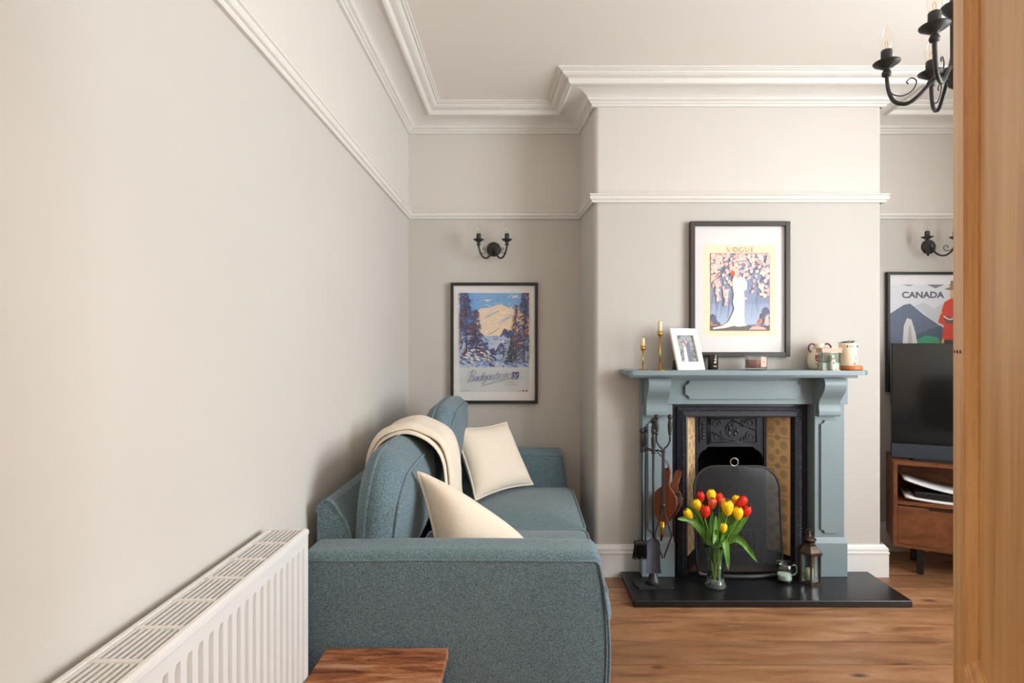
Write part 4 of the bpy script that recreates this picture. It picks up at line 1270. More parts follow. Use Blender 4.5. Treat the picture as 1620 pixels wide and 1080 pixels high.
# title, thick and thin serif strokes
def glyph(strokes, u, v, s):
    for pts, w in strokes: A.line([(u+x*s, v+y*s) for x, y in pts], w*s, (70, 66, 40))
TH_, TN = 0.11, 0.04
GL = {'V': [([(.02, 1), (.42, 0)], TH_), ([(.78, 1), (.44, 0)], TN), ([(-.08, 1), (.16, 1)], TN), ([(.66, 1), (.9, 1)], TN)],
      'O': [([(.45, 1), (.12, .8), (.05, .5), (.12, .2), (.45, 0)], TH_), ([(.45, 0), (.8, .2), (.87, .5), (.8, .8), (.45, 1)], TH_*0.8)],
      'G': [([(.8, .8), (.45, 1), (.12, .8), (.05, .5), (.12, .2), (.45, 0), (.78, .12)], TH_*0.8), ([(.78, .1), (.78, .42)], TH_), ([(.6, .43), (.92, .43)], TN)],
      'U': [([(.12, 1), (.12, .35), (.22, .08), (.45, 0), (.65, .08), (.74, .35)], TH_*0.8), ([(.74, .35), (.74, 1)], TN), ([(-.02, 1), (.26, 1)], TN), ([(.62, 1), (.86, 1)], TN)],
      'E': [([(.14, 0), (.14, 1)], TH_), ([(.0, 1), (.62, 1)], TN*1.2), ([(.14, .52), (.5, .52)], TN), ([(.0, 0), (.64, 0)], TN*1.2), ([(.62, 1), (.62, .84)], TN), ([(.64, 0), (.64, .18)], TN)]}
uu = 0.128
for ch in 'VOGUE':
    glyph(GL[ch], uu, 0.471, 0.0265); uu += 0.0335
A.build('print', pic, ((vx0+vx1)/2-PW/2+0.006, YC-0.0145, vz0+0.118), EX, EZ, EN)

# --- Canada poster behind the television
cx0, cx1, cz0, cz1 = 2.307, 2.867, 1.010, 1.771
pic = picture('framed_poster', 'black framed travel poster lettered CANADA behind the television', cx0, cx1, cz0, cz1, YB, 0.016, 0.03, M['black_frame'])
A = Art()
PW, PH = cx1-cx0-0.034, cz1-cz0-0.034
A.rect(0, 0, PW, PH, (236, 234, 238))
Z0 = cz0+0.017; X0 = cx0+0.017
def wpt(px, py): p = P(px, py, 3.535); return (p.x-X0, p.z-Z0)
A.poly([wpt(1408, 450), (PW-0.006, wpt(1408, 450)[1]), (PW-0.006, 0.03), wpt(1408, 640)], (224, 226, 232))
A.poly([wpt(1466, 450), wpt(1480, 456), wpt(1494, 450)], (118, 126, 144)); A.poly([wpt(1500, 450), wpt(1508, 454), (PW-0.02, wpt(0, 450)[1])], (118, 126, 144))
A.poly([wpt(1428, 450), wpt(1446, 450), wpt(1438, 453)], (150, 158, 172))
A.poly([wpt(1408, 496), wpt(1430, 482), wpt(1440, 480), wpt(1462, 498), wpt(1492, 518), wpt(1512, 524), (PW-0.01, 0.24), (PW-0.01, 0.03), wpt(1408, 640)], (98, 112, 136))
A.poly([wpt(1446, 484), wpt(1462, 478), wpt(1478, 488), wpt(1492, 480), wpt(1492, 516), wpt(1470, 502)], (204, 208, 216))
A.poly([wpt(1448, 530), wpt(1470, 520), wpt(1490, 515), wpt(1492, 545), wpt(1448, 545)], (70, 88, 110))
A.poly([wpt(1428, 545), wpt(1430, 515), wpt(1435, 503), wpt(1442, 505), wpt(1448, 525), wpt(1452, 545)], (222, 220, 220))
A.poly([wpt(1436, 545), wpt(1438, 516), wpt(1441, 516), wpt(1444, 545)], (184, 186, 190))
A.poly([wpt(1452, 536), wpt(1466, 530), wpt(1484, 534), wpt(1490, 545), wpt(1452, 545)], (46, 156, 112))
# guard in a scarlet tunic with a broad-brimmed hat
red = (224, 62, 30)
A.poly([wpt(1490, 490), wpt(1494, 478), wpt(1504, 472), wpt(1530, 472), wpt(1540, 480), wpt(1546, 510), wpt(1534, 515), wpt(1530, 540), wpt(1490, 538), wpt(1493, 514), wpt(1484, 510)], red)
A.poly([wpt(1489, 545), wpt(1491, 536), wpt(1494, 536), wpt(1493, 545)], (236, 196, 40)); A.poly([wpt(1493, 545), wpt(1494, 537), wpt(1530, 538), wpt(1530, 600), wpt(1493, 600)], (44, 48, 70))
A.poly([wpt(1492, 503), wpt(1500, 500), wpt(1512, 505), wpt(1510, 512), wpt(1498, 512)], (120, 84, 66)); A.line([wpt(1493, 500), wpt(1502, 505), wpt(1510, 503)], 0.008, (240, 236, 236))
A.blob(*wpt(1489, 494), 0.008, 0.012, (236, 196, 60), 8)
A.poly([wpt(1503, 472), wpt(1503, 460), wpt(1518, 460), wpt(1518, 472)], (226, 178, 150)); A.poly([wpt(1494, 457), wpt(1502, 459), wpt(1528, 459), wpt(1532, 456), wpt(1520, 453), wpt(1518, 444), wpt(1504, 444), wpt(1503, 454)], (150, 118, 84))
a_, b_ = wpt(1427, 471.5), wpt(1494, 461)
A.text('CANADA', a_[0], a_[1], b_[1]-a_[1], (84, 88, 108), b_[0]-a_[0], 0.035)
A.build('print', pic, (X0, YB-0.0145, Z0), EX, EZ, EN)

# ------------------------------------------------------------------ light fittings
def candle_holder(mb_parts, par, c, s=1.0, names=('cup', 'candle_tube', 'bulb')):
    c = Vector(c)
    MB().lathe([(0.004*s, -0.030*s), (0.011*s, -0.027*s), (0.0125*s, -0.02*s), (0.010*s, -0.013*s), (0.006*s, -0.011*s), (0.012*s, -0.006*s), (0.024*s, 0.002*s), (0.033*s, 0.008*s), (0.0345*s, 0.011*s), (0.030*s, 0.0095*s), (0.014*s, 0.004*s)], c, 20).build('drip_cup', M['iron'], par)
    MB().lathe([(0.0145*s, 0.004*s), (0.0145*s, 0.044*s), (0.0125*s, 0.046*s)], c, 16).build('candle_tube', M['iron'], par)
    b = MB().lathe([(0.009*s, 0.045*s), (0.013*s, 0.052*s), (0.0165*s, 0.064*s), (0.017*s, 0.074*s), (0.0145*s, 0.088*s), (0.009*s, 0.103*s), (0.004*s, 0.112*s), (0.0008*s, 0.116*s)], c, 16).build('bulb', M['bulb'], par)
    MB().tube([c+Vector((0.003*s, 0, 0.046*s)), c+Vector((0.004*s, 0, 0.066*s)), c+Vector((0, 0, 0.072*s)), c+Vector((-0.004*s, 0, 0.066*s)), c+Vector((-0.003*s, 0, 0.046*s))], 0.0006*s, 5).build('filament', M['brass'], b)
def curl(mb, o, ex, ez, pts, r):
    mb.tube(spline([Vector(o)+Vector(ex)*a+Vector(ez)*b for a, b in pts], 6), r, 6)

def make_sconce(loc, label):
    th = thing('wall_sconce', label, 'wall light', loc, 'black iron wall sconces')
    L = Vector(loc)
    MB().lathe([(0.046, 0.0), (0.046, 0.006), (0.042, 0.011), (0.030, 0.018), (0.022, 0.026), (0.016, 0.04), (0.012, 0.044), (0.001, 0.046)], L, 28, True, (0, -1, 0)).build('back_plate', M['iron'], th)
    for sg in (-1, 1):
        ex = Vector((sg*0.64, -0.77, 0)).normalized(); ez = Vector((0, 0, 1))
        o = L+Vector((sg*0.012, -0.022, -0.01))
        d = 0.118
        arm = MB()
        curl(arm, o, ex, ez, [(0, 0), (0.012, -0.028), (0.04, -0.052), (0.072, -0.054), (0.1, -0.032), (0.114, 0.0), (d, 0.012)], 0.0058)
        ar = arm.build('arm', M['iron'], th)
        sc = MB()
        curl(sc, o, ex, ez, [(0.112, -0.004), (0.1, -0.022), (0.078, -0.03), (0.06, -0.018), (0.06, 0.0), (0.074, 0.006), (0.08, -0.006), (0.072, -0.01)], 0.0022)
        sc.build('scroll', M['iron'], ar)
        candle_holder(None, th, o+ex*d+ez*0.042, 0.98)
    return th
sc0 = make_sconce((-0.189, YB, HC-(394-VY)*3.54/FPX), 'twin-candle black iron wall sconce above the snowy poster')
sc1 = copy_tree(sc0, (2.583, YB, HC-(390-VY)*3.54/FPX)); sc1['label'] = 'twin-candle black iron wall sconce above the CANADA poster'

chx, chy, zc_ = 1.246, 1.607, 2.155
ch = thing('chandelier', 'black iron five-arm chandelier hanging from the ceiling at upper right', 'chandelier', (chx, chy, ZC))
MB().lathe([(0.055, -0.012), (0.05, -0.02), (0.055, -0.0)], (chx, chy, ZC)).build('ceiling_rose', M['iron'], ch)
MB().tube([(chx, chy, ZC-0.01), (chx, chy, 2.30)], 0.004, 8).build('chain_rod', M['iron'], ch)
MB().lathe([(0.002, 2.035), (0.014, 2.045), (0.02, 2.058), (0.012, 2.068), (0.034, 2.082), (0.036, 2.092), (0.016, 2.104), (0.011, 2.13), (0.011, 2.24), (0.018, 2.25), (0.034, 2.272), (0.034, 2.278), (0.014, 2.286), (0.008, 2.31)], (chx, chy, 0), 20).build('column', M['iron'], ch)
for k in range(5):
    a = R(145+72*k); ex = Vector((math.cos(a), math.sin(a), 0)); ez = Vector((0, 0, 1))
    o = Vector((chx, chy, 2.09))
    Rr = 0.165
    arm = MB(); curl(arm, o, ex, ez, [(0.03, 0.0), (0.05, -0.012), (0.085, -0.05), (0.115, -0.066), (0.145, -0.052), (0.16, -0.015), (Rr, 0.035)], 0.006)
    ar = arm.build('arm', M['iron'], ch)
    sc = MB(); curl(sc, o, ex, ez, [(0.161, -0.002), (0.15, -0.028), (0.125, -0.04), (0.1, -0.03), (0.09, -0.006), (0.102, 0.008), (0.114, 0.0), (0.11, -0.008)], 0.0018)
    sc.build('scroll', M['iron'], ar)
    candle_holder(None, ch, o+ex*Rr+ez*(zc_-2.09-0.005), 1.08)

# ------------------------------------------------------------------ things on the mantel shelf
SZ = 1.170
def candlestick(px, yD, ztop_h, ztop_c, label, rb):
    X = (px-VX)*yD/FPX
    th = thing('candlestick', label, 'candlestick', (X, yD, SZ), 'brass candlesticks')
    MB().lathe([(rb, 0), (rb, 0.002), (rb*0.9, 0.0035), (0.006, 0.005), (0.004, 0.008)], (X, yD, SZ), 24).build('base', M['brass'], th)
    MB().tube([(X, yD, SZ+0.005), (X, yD, ztop_h-0.024)], 0.0036, 10).build('stem', M['brass'], th)
    MB().lathe([(0.004, -0.026), (0.013, -0.023), (0.0135, 0.0), (0.011, 0.0)], (X, yD, ztop_h), 18).build('holder', M['brass'], th)
    c = MB().lathe([(0.0108, -0.004), (0.0108, ztop_c-ztop_h-0.004), (0.006, ztop_c-ztop_h), (0.0005, ztop_c-ztop_h)], (X, yD, ztop_h), 16).build('candle', M['wax'], th)
    MB().tube([(X, yD, ztop_c-0.001), (X+0.001, yD, ztop_c+0.007)], 0.0009, 5).build('wick', M['soot'], c)
candlestick(1017, 3.05, P(0, 547, 3.05).z, P(0, 534, 3.05).z, 'short brass candlestick at the left end of the mantel shelf', 0.025)
candlestick(1044, 2.99, P(0, 524, 2.99).z, P(0, 508, 2.99).z, 'tall brass candlestick beside the white photo frame', 0.034)

# white photo frame turned to the right
pfw, pfh, th_, lean = 0.186, 0.238, R(25), R(17)
ex = Vector((math.cos(th_), math.sin(th_), 0)); nb = Vector((-math.sin(th_), math.cos(th_), 0))
ez = Vector((0, 0, 1))*math.cos(lean)+nb*math.sin(lean); en = ex.cross(ez)
if en.y > 0: en = -en
BL = Vector((0.829, 2.968, SZ+0.0005))
pf = thing('photo_frame', 'white photo frame with a couple picture leaning on the mantel shelf', 'photo frame', BL+ex*pfw/2)
PT = Matrix(((ex.x, -en.x, ez.x, BL.x), (ex.y, -en.y, ez.y, BL.y), (ex.z, -en.z, ez.z, BL.z), (0, 0, 0, 1)))
fb, ft, fbm = 0.034, 0.04, 0.046
for nm, (a, b, c, d) in (('frame_side', (0, fb, 0, pfh)), ('frame_side', (pfw-fb, pfw, 0, pfh)), ('frame_rail', (fb, pfw-fb, pfh-ft, pfh)), ('frame_rail', (fb, pfw-fb, 0, fbm))):
    MB().bbox(a, b, 0.0, 0.014, c, d, 0.002).xf(PT).build(nm, M['white_gloss'], pf)
MB().box(0.004, pfw-0.004, 0.0141, 0.017, 0.004, pfh-0.004).xf(PT).build('backing', M['black_plastic'], pf)
A = Art(); rn = random.Random(3); w_, h_ = pfw-2*fb, pfh-ft-fbm
A.rect(0, 0, w_, h_, (120, 124, 126))
st_ = 0
for k in range(120):
    A.blob(rn.random()*w_, rn.random()*h_, 0.01, 0.01, rn.choice([(112, 118, 120), (140, 136, 136), (150, 156, 164), (96, 100, 96), (160, 146, 142)]), 7, 0, rn)
A.poly([(w_*0.26, 0.0), (w_*0.34, h_*0.5), (w_*0.4, h_*0.62), (w_*0.5, h_*0.56), (w_*0.52, h_*0.2), (w_*0.55, 0)], (222, 214, 216))
A.blob(w_*0.38, h_*0.68, 0.008, 0.010, (206, 170, 156), 10); A.blob(w_*0.57, h_*0.76, 0.008, 0.010, (196, 160, 148), 10)
A.poly([(w_*0.48, 0.0), (w_*0.5, h_*0.6), (w_*0.56, h_*0.7), (w_*0.66, h_*0.66), (w_*0.74, h_*0.4), (w_*0.74, 0)], (104, 110, 130))
A.clip(0, 0, w_, h_, 0)
A.build('print', pf, PT @ Vector((fb, 0.0128, fbm)), ex, ez, en)
MB().box(fb, pfw-fb, 0.0129, 0.0139, fbm, pfh-ft).xf(PT).build('mount', M['mount'], pf)
# easel leg
e0 = PT @ Vector((pfw*0.3, 0.017, 0.1)); e1 = PT @ Vector((pfw*0.3, 0.017, 0.004))
bk_ = Vector((e1.x-0.045, min(e1.y+0.085, 3.13), SZ+0.0005))
mb = MB(); pts = [e0, e1, bk_, bk_+Vector((0.0, 0, 0.032)), e0]
vs = [e0, e1, bk_, bk_+Vector((0.004, -0.004, 0.045))]
mb.add(vs+[p+ex*0.004 for p in vs], [(0, 1, 2, 3), (7, 6, 5, 4), (0, 4, 5, 1), (1, 5, 6, 2), (2, 6, 7, 3), (3, 7, 4, 0)])
tag(mb.build('easel_leg', M['black_plastic'], pf), 'black folding easel leg')

def jar(name, label, cat, X, Y, z, r, h, parts):
    th = thing(name, label, cat, (X, Y, z))
    for nm, prof, mt in parts:
        MB().lathe(prof, (X, Y, z), 24).build(nm, mt, th)
    return th
def wrapped(name, X, Y, z, r, z0, z1, a0, a1, mat, par, n=8, r_=0.0006):
    """a thin label wrapped on a cylinder between angles (deg, 270 faces the camera)"""
    vs = []; fs = []
    for k in range(n+1):
        a = R(a0+(a1-a0)*k/n)
        for zz in (z0, z1): vs.append((X+(r+r_)*math.cos(a), Y+(r+r_)*math.sin(a), z+zz))
    for k in range(n): fs.append((2*k, 2*k+2, 2*k+3, 2*k+1))
    return MB().add(vs, fs, True).build(name, mat, par, fixn=False)
# dark jar
X = P(1128, 0, 3.095).x
dj = jar('candle_jar', 'small dark brown candle jar beside the white photo frame', 'candle', X, 3.095, SZ, 0.028, 0.084,
         [('jar', [(0.026, 0), (0.028, 0.003), (0.0285, 0.078), (0.0275, 0.082), (0.024, 0.082), (0.024, 0.06)], M['dark_jar']), ('wax', [(0.0238, 0.04), (0.0238, 0.062)], M['wax'])])
for z0, z1, a0, a1 in ((0.036, 0.044, 262, 284), (0.052, 0.06, 268, 276), (0.016, 0.020, 256, 290)):
    wrapped('lettering', X, 3.095, SZ, 0.0284, z0, z1, a0, a1, M['label'], dj)
# pink candle
X = P(1196, 0, 3.03).x
pk = jar('candle_glass', 'wide glass tumbler of pink wax at the middle of the mantel shelf', 'candle', X, 3.03, SZ, 0.057, 0.076,
         [('glass', [(0.05, 0), (0.055, 0.006), (0.057, 0.02), (0.057, 0.072), (0.0565, 0.0755), (0.055, 0.074), (0.055, 0.011), (0.002, 0.010)], M['glass']), ('wax', [(0.05, 0.0105), (0.0535, 0.012), (0.0535, 0.056), (0.051, 0.057)], M['pink_wax'])])
for dx in (-0.02, 0.02):
    MB().tube([(X+dx, 3.03, SZ+0.057), (X+dx+0.001, 3.03, SZ+0.068)], 0.001, 5).build('wick', M['white_wax'], pk)
pkl = wrapped('label', X, 3.03, SZ, 0.0572, 0.018, 0.07, 272, 312, M['pink_box'], pk)
wrapped('lettering', X, 3.03, SZ, 0.0578, 0.042, 0.0445, 280, 296, M['dark_jar'], pkl)
# tulip jug
JX, JY = P(1296, 0, 3.084).x, 3.084
jg = thing('ceramic_jug', 'cream ceramic jug with painted red tulip and burgundy ring handles on the mantel', 'jug', (JX, JY, SZ))
MB().lathe([(0.046, 0), (0.052, 0.004), (0.060, 0.03), (0.061, 0.06), (0.054, 0.088), (0.038, 0.106), (0.029, 0.114), (0.0275, 0.120), (0.028, 0.142), (0.026, 0.145), (0.024, 0.142), (0.024, 0.12)], (JX, JY, SZ), 28).build('body', M['ceramic'], jg)
for sg in (-1, 1):
    pts = spline([(JX+sg*0.027, JY, SZ+0.138), (JX+sg*0.046, JY-0.004, SZ+0.142), (JX+sg*0.060, JY-0.006, SZ+0.128), (JX+sg*0.060, JY-0.006, SZ+0.108), (JX+sg*0.047, JY-0.004, SZ+0.097)], 6)
    MB().tube(pts, 0.0045, 8).build('handle', M['burgundy'], jg)
def decal(nm, pts, mat):
    vs = []
    prof = [(0, 0.046), (0.004, 0.052), (0.03, 0.060), (0.06, 0.061), (0.088, 0.054), (0.106, 0.038)]
    def rad_(z):
        for (z0, r0), (z1, r1) in zip(prof[:-1], prof[1:]):
            if z <= z1: return r0+(r1-r0)*(z-z0)/(z1-z0)
        return 0.038
    n = len(pts); c = (sum(p[0] for p in pts)/n, sum(p[1] for p in pts)/n)
    al = [c]+list(pts)
    for a, z in al:
        r = rad_(z)+0.0012; vs.append((JX+r*math.cos(R(a)), JY+r*math.sin(R(a)), SZ+z))
    MB().add(vs, [(0, 1+k, 1+(k+1) % n) for k in range(n)], True).build(nm, mat, jg, fixn=False)
decal('painted_tulip', [(226, 0.05), (222, 0.065), (225, 0.085), (232, 0.076), (238, 0.09), (244, 0.078), (250, 0.088), (253, 0.066), (246, 0.052), (236, 0.044)], M['red_print'])
decal('painted_leaf', [(224, 0.04), (230, 0.03), (242, 0.012), (246, 0.01), (240, 0.024), (231, 0.036)], M['green_print'])
decal('painted_leaf', [(240, 0.043), (247, 0.03), (254, 0.018), (257, 0.02), (251, 0.034), (243, 0.044)], M['green_print'])
# glass box candle with pink lid
BX, BY, ya_ = P(1313, 0, 2.976).x-0.006, 2.976, R(-1)
gb = thing('candle_box', 'clear glass box candle under a dusty pink lid in front of the jug', 'candle', (BX, BY, SZ))
GT = Matrix.Translation((BX, BY, SZ)) @ Matrix.Rotation(ya_, 4, 'Z')
def gpart(nm, x0, x1, y0, y1, z0, z1, mt, par=None, b=0.001): return MB().bbox(x0, x1, y0, y1, z0, z1, b).xf(GT).build(nm, mt, par or gb)
for a, b, c, d in ((-0.046, 0.046, -0.028, -0.026), (-0.046, 0.046, 0.026, 0.028), (-0.046, -0.044, -0.026, 0.026), (0.044, 0.046, -0.026, 0.026)):
    MB().box(a, b, c, d, 0.004, 0.094).xf(GT).build('glass_side', M['glass'], gb)
gpart('base', -0.046, 0.046, -0.028, 0.028, 0.0, 0.004, M['gold_edge'])
gpart('wax', -0.042, 0.042, -0.024, 0.024, 0.005, 0.04, M['white_wax'])
lid = gpart('lid', -0.052, 0.052, -0.034, 0.034, 0.0945, 0.120, M['pink_box'])
for z in (0.0955, 0.119):
    mb = MB().tube([(-0.0525, -0.0345, z), (0.0525, -0.0345, z), (0.0525, 0.0345, z), (-0.0525, 0.0345, z)], 0.0012, 5, True); mb.xf(GT).build('gilt_edge', M['gold_edge'], lid)
for x in (-0.0523, 0.0523):
    mb = MB().tube([(x, -0.0343, 0.0955), (x, -0.0343, 0.119)], 0.0012, 5); mb.xf(GT).build('gilt_edge', M['gold_edge'], lid)
# small bottle in front
X, Y = P(1317, 0, 2.934).x, 2.934
sb = jar('scent_bottle', 'tiny glass scent bottle with cream label in front of the glass box', 'bottle', X, Y, SZ, 0.015, 0.08,
         [('bottle', [(0.012, 0), (0.0125, 0.003), (0.0125, 0.056), (0.008, 0.062), (0.006, 0.064)], M['glass']), ('liquid', [(0.011, 0.002), (0.0112, 0.004), (0.0112, 0.048)], M['white_wax']), ('cap', [(0.0075, 0.064), (0.0075, 0.079), (0.006, 0.081)], M['label'])])
lb = wrapped('label', X, Y, SZ, 0.0127, 0.016, 0.058, 218, 322, M['label'], sb)
wrapped('label_mark', X, Y, SZ, 0.0134, 0.037, 0.045, 256, 284, M['black_plastic'], lb)
# big jar on wooden coaster
JX2, JY2 = P(1345, 0, 2.99).x, 2.99
co = tag(MB().lathe([(0.055, 0), (0.059, 0.003), (0.059, 0.021), (0.056, 0.024)], (JX2, JY2, SZ), 30).build('round_coaster', M['copper_wood'], None, (JX2, JY2, SZ)), 'thick orange wooden round coaster at the right end of the mantel', 'coaster')
JX2 -= 0.011
bj = thing('lidded_jar', 'cream floral candle jar standing on the orange wooden coaster', 'candle', (JX2, JY2, SZ+0.024))
t_ = NT('blossom_print'); v_ = t_.coords('Object', (1, 1, 1))
vo_ = t_.n('ShaderNodeTexVoronoi'); vo_.inputs['Scale'].default_value = 34; t_.l(v_, vo_.inputs['Vector'])
t_.bsdf(t_.mix(t_.math('MULTIPLY', t_.math('LESS_THAN', vo_.outputs['Distance'], 0.33), t_.math('GREATER_THAN', t_.noise(v_, 14, 2), 0.52)), lin((244, 226, 196)), lin((206, 148, 128))), 0.35)
M['floral'] = t_.m
MB().lathe([(0.042, 0), (0.045, 0.003), (0.0455, 0.112), (0.045, 0.118), (0.042, 0.121), (0.040, 0.118), (0.040, 0.1)], (JX2, JY2, SZ+0.024), 28).build('jar', M['floral'], bj)
MB().lathe([(0.0395, 0.07), (0.0395, 0.104)], (JX2, JY2, SZ+0.024), 24).build('wax', M['wax'], bj)
bt = wrapped('lettering', JX2, JY2, SZ+0.024, 0.0456, 0.099, 0.108, 232, 240, M['dark_jar'], bj)
for a in (250, 262, 272): wrapped('lettering', JX2, JY2, SZ+0.024, 0.0456, 0.1, 0.107, a, a+5, M['dark_jar'], bj, 3)
wrapped('lettering', JX2, JY2, SZ+0.024, 0.0456, 0.098, 0.109, 300, 318, M['dark_jar'], bj)
sprig = MB()
zt = SZ+0.024+0.1225
sprig.tube([(JX2-0.062, JY2-0.01, zt+0.001), (JX2-0.02, JY2-0.004, zt+0.002), (JX2+0.03, JY2+0.004, zt+0.003)], [0.0012, 0.0026, 0.002], 6)
for a, b, l in ((-0.045, 12, 0.05), (-0.02, 24, 0.05), (0.0, -18, 0.04), (0.008, 30, 0.036)):
    c = Vector((JX2+a, JY2, zt+0.002)); d = Vector((math.cos(R(b)), 0.25*math.sin(R(b*3)), 0.55*abs(math.sin(R(b))))).normalized(); s_ = Vector((0, 1, 0.2))
    sprig.add([c, c+d*l*0.5+s_*0.006, c+d*l, c+d*l*0.5-s_*0.006, c+d*l*0.5+Vector((0, 0, 0.004))], [(0, 1, 4), (1, 2, 4), (2, 3, 4), (3, 0, 4), (0, 3, 2, 1)])
tag(sprig.build('dark_sprig', M['black_plastic'], None, (JX2, JY2, zt)), 'black leafy sprig lying across the floral jar rim', 'sprig')

# ------------------------------------------------------------------ things on the hearth
# fire tool stand and tools
TX, TY = 0.688, 2.945
stand = thing('fire_tool_stand', 'black iron fire tool stand with a flat base on the hearth', 'tool stand', (TX, TY, HZ))
mb = MB()
mb.prism([(TX-0.098, TY-0.04), (TX-0.086, TY-0.054), (TX+0.086, TY-0.054), (TX+0.098, TY-0.04), (TX+0.098, TY+0.04), (TX+0.086, TY+0.054), (TX-0.086, TY+0.054), (TX-0.098, TY+0.04)], HZ, HZ+0.012, 'z')
mb.lathe([(0.045, 0.012), (0.03, 0.03), (0.018, 0.07), (0.009, 0.085)], (TX, TY, HZ), 16)
mb.build('base_plate', M['iron'], stand)
MB().tube([(TX, TY, HZ+0.07), (TX, TY, 0.79)], 0.0065, 8).build('pole', M['iron'], stand)
hooks = MB()
hz_ = 0.745
spots = {'brush': (TX-0.062, TY-0.012), 'poker': (TX-0.03, TY+0.05), 'shovel': (TX-0.012, TY-0.055), 'tongs': (TX+0.045, TY-0.03)}
for k, (hx2, hy2) in spots.items():
    hooks.tube([(TX, TY, hz_), ((TX+hx2)/2, (TY+hy2)/2, hz_+0.006), (TX+(hx2-TX)*0.86, TY+(hy2-TY)*0.86, hz_)], 0.0045, 6)
    hooks.tube([(hx2+0.0105*math.cos(R(a)), hy2+0.0105*math.sin(R(a)), hz_) for a in range(0, 360, 40)], 0.0032, 6, True)
hooks.build('hook_arms', M['iron'], stand)
MB().lathe([(0.004, 0), (0.011, 0.004), (0.013, 0.02), (0.007, 0.03), (0.012, 0.075), (0.006, 0.095), (0.013, 0.105), (0.0145, 0.115), (0.010, 0.127), (0.001, 0.131)], (TX, TY, 0.79), 14).build('finial', M['iron'], stand)
def handle(mb, x, y, z, h=0.10):
    mb.lathe([(0.006, 0), (0.011, 0.004), (0.0075, 0.01), (0.0105, 0.022), (0.012, 0.05), (0.0095, h*0.75), (0.006, h*0.8), (0.011, h*0.86), (0.0135, h*0.95), (0.011, h*1.05), (0.001, h*1.1)], (x, y, z), 12)
GRP = 'black iron fire tools'
def tool(nm, label, xy):
    return thing(nm, label, 'fire tool', (xy[0], xy[1], 0.2), GRP)
# brush
x, y = spots['brush']
br = tool('hearth_brush', 'black hearth brush hanging at the left of the fire tool stand', (x, y))
mb = MB(); handle(mb, x, y, 0.752, 0.105); mb.build('handle', M['iron'], br)
MB().tube([(x, y, 0.755), (x, y, 0.27)], 0.0048, 8).build('rod', M['iron'], br)
MB().rbox(x-0.005, y, 0.262, 0.04, 0.016, 0.012, 0.01, 3, 2).build('brush_head', M['iron'], br)
mb = MB(); rn = random.Random(2)
for k in range(110):
    bx_ = x-0.005+rn.uniform(-0.036, 0.036); by_ = y+rn.uniform(-0.013, 0.013)
    mb.tube([(bx_, by_, 0.254), (bx_+(bx_-x)*0.15-0.004, by_*1.0+(by_-y)*0.3, 0.175+rn.uniform(0, 0.012))], 0.0016, 3)
tag(mb.build('bristles', M['bristle'], br), kind='stuff')
# shovel
x, y = spots['shovel']
sh = tool('hearth_shovel', 'blue-grey steel hearth shovel hanging at the front of the tool stand', (x, y))
mb = MB(); handle(mb, x, y, 0.752, 0.11); mb.build('handle', M['iron'], sh)
MB().tube([(x, y, 0.755), (x, y, 0.30)], 0.0048, 8).build('rod', M['iron'], sh)
vs = []; fs = []
rowsS = [(0.305, 0.012), (0.298, 0.025), (0.285, 0.032), (0.262, 0.035), (0.23, 0.034), (0.20, 0.034), (0.165, 0.036), (0.125, 0.04)]
for zz, ww in rowsS:
    for k in range(7):
        a = k/6*2-1
        vs.append((x+a*ww-0.004, y-0.012+0.012*(a*a)*-1+0.006, zz-0.004*(1-a*a)))
for j in range(len(rowsS)-1):
    for k in range(6): fs.append((j*7+k, j*7+k+1, (j+1)*7+k+1, (j+1)*7+k))
mb = MB().add(vs, fs, True); n0 = len(mb.v)
mb.add([(p[0], p[1]+0.002, p[2]) for p in vs], [tuple(reversed(f)) for f in fs], True)
mb.build('blade', M['shovel_steel'], sh, fixn=False)
# poker
x, y = spots['poker']
pk_ = tool('fire_poker', 'thin black poker hanging at the back of the tool stand', (x, y))
mb = MB(); handle(mb, x, y, 0.752, 0.105); mb.build('handle', M['iron'], pk_)
MB().tube(spline([(x, y, 0.755), (x, y, 0.5), (x, y, 0.2), (x, y, 0.16)], 3), 0.0048, 8).build('rod', M['iron'], pk_)
MB().tube(spline([(x, y, 0.2), (x+0.012, y, 0.188), (x+0.026, y-0.002, 0.196)], 4), [0.005]*5+[0.004, 0.003, 0.002, 0.001], 6).build('hook', M['iron'], pk_)
# tongs
x, y = spots['tongs']
tg = tool('fire_tongs', 'black two-handled fire tongs hanging at the right of the tool stand', (x, y))
for sg in (-1, 1):
    mb = MB(); handle(mb, x+sg*0.035, y, 0.835, 0.098); mb.build('handle', M['iron'], tg)
    MB().tube(spline([(x+sg*0.035, y, 0.84), (x+sg*0.034, y, 0.80), (x+sg*0.018, y, 0.772), (x+sg*0.004, y, 0.75), (x+sg*0.004, y, 0.62), (x+sg*0.006, y, 0.44), (x+sg*0.02, y, 0.385), (x+sg*0.042, y, 0.315), (x+sg*0.034, y, 0.275), (x+sg*0.012, y, 0.215), (x+sg*0.006, y, 0.20)], 5), 0.0048, 8).build('arm', M['iron'], tg)
    MB().lathe([(0.001, -0.004), (0.009, -0.002), (0.009, 0.002), (0.001, 0.004)], (x+sg*0.006, y, 0.196), 10, True, (1, 0, 0)).build('grip', M['iron'], tg)
MB().lathe([(0.011, -0.008), (0.012, 0.0), (0.011, 0.008)], (x, y, 0.465), 12, True, (0, 1, 0)).build('pivot', M['iron'], tg)

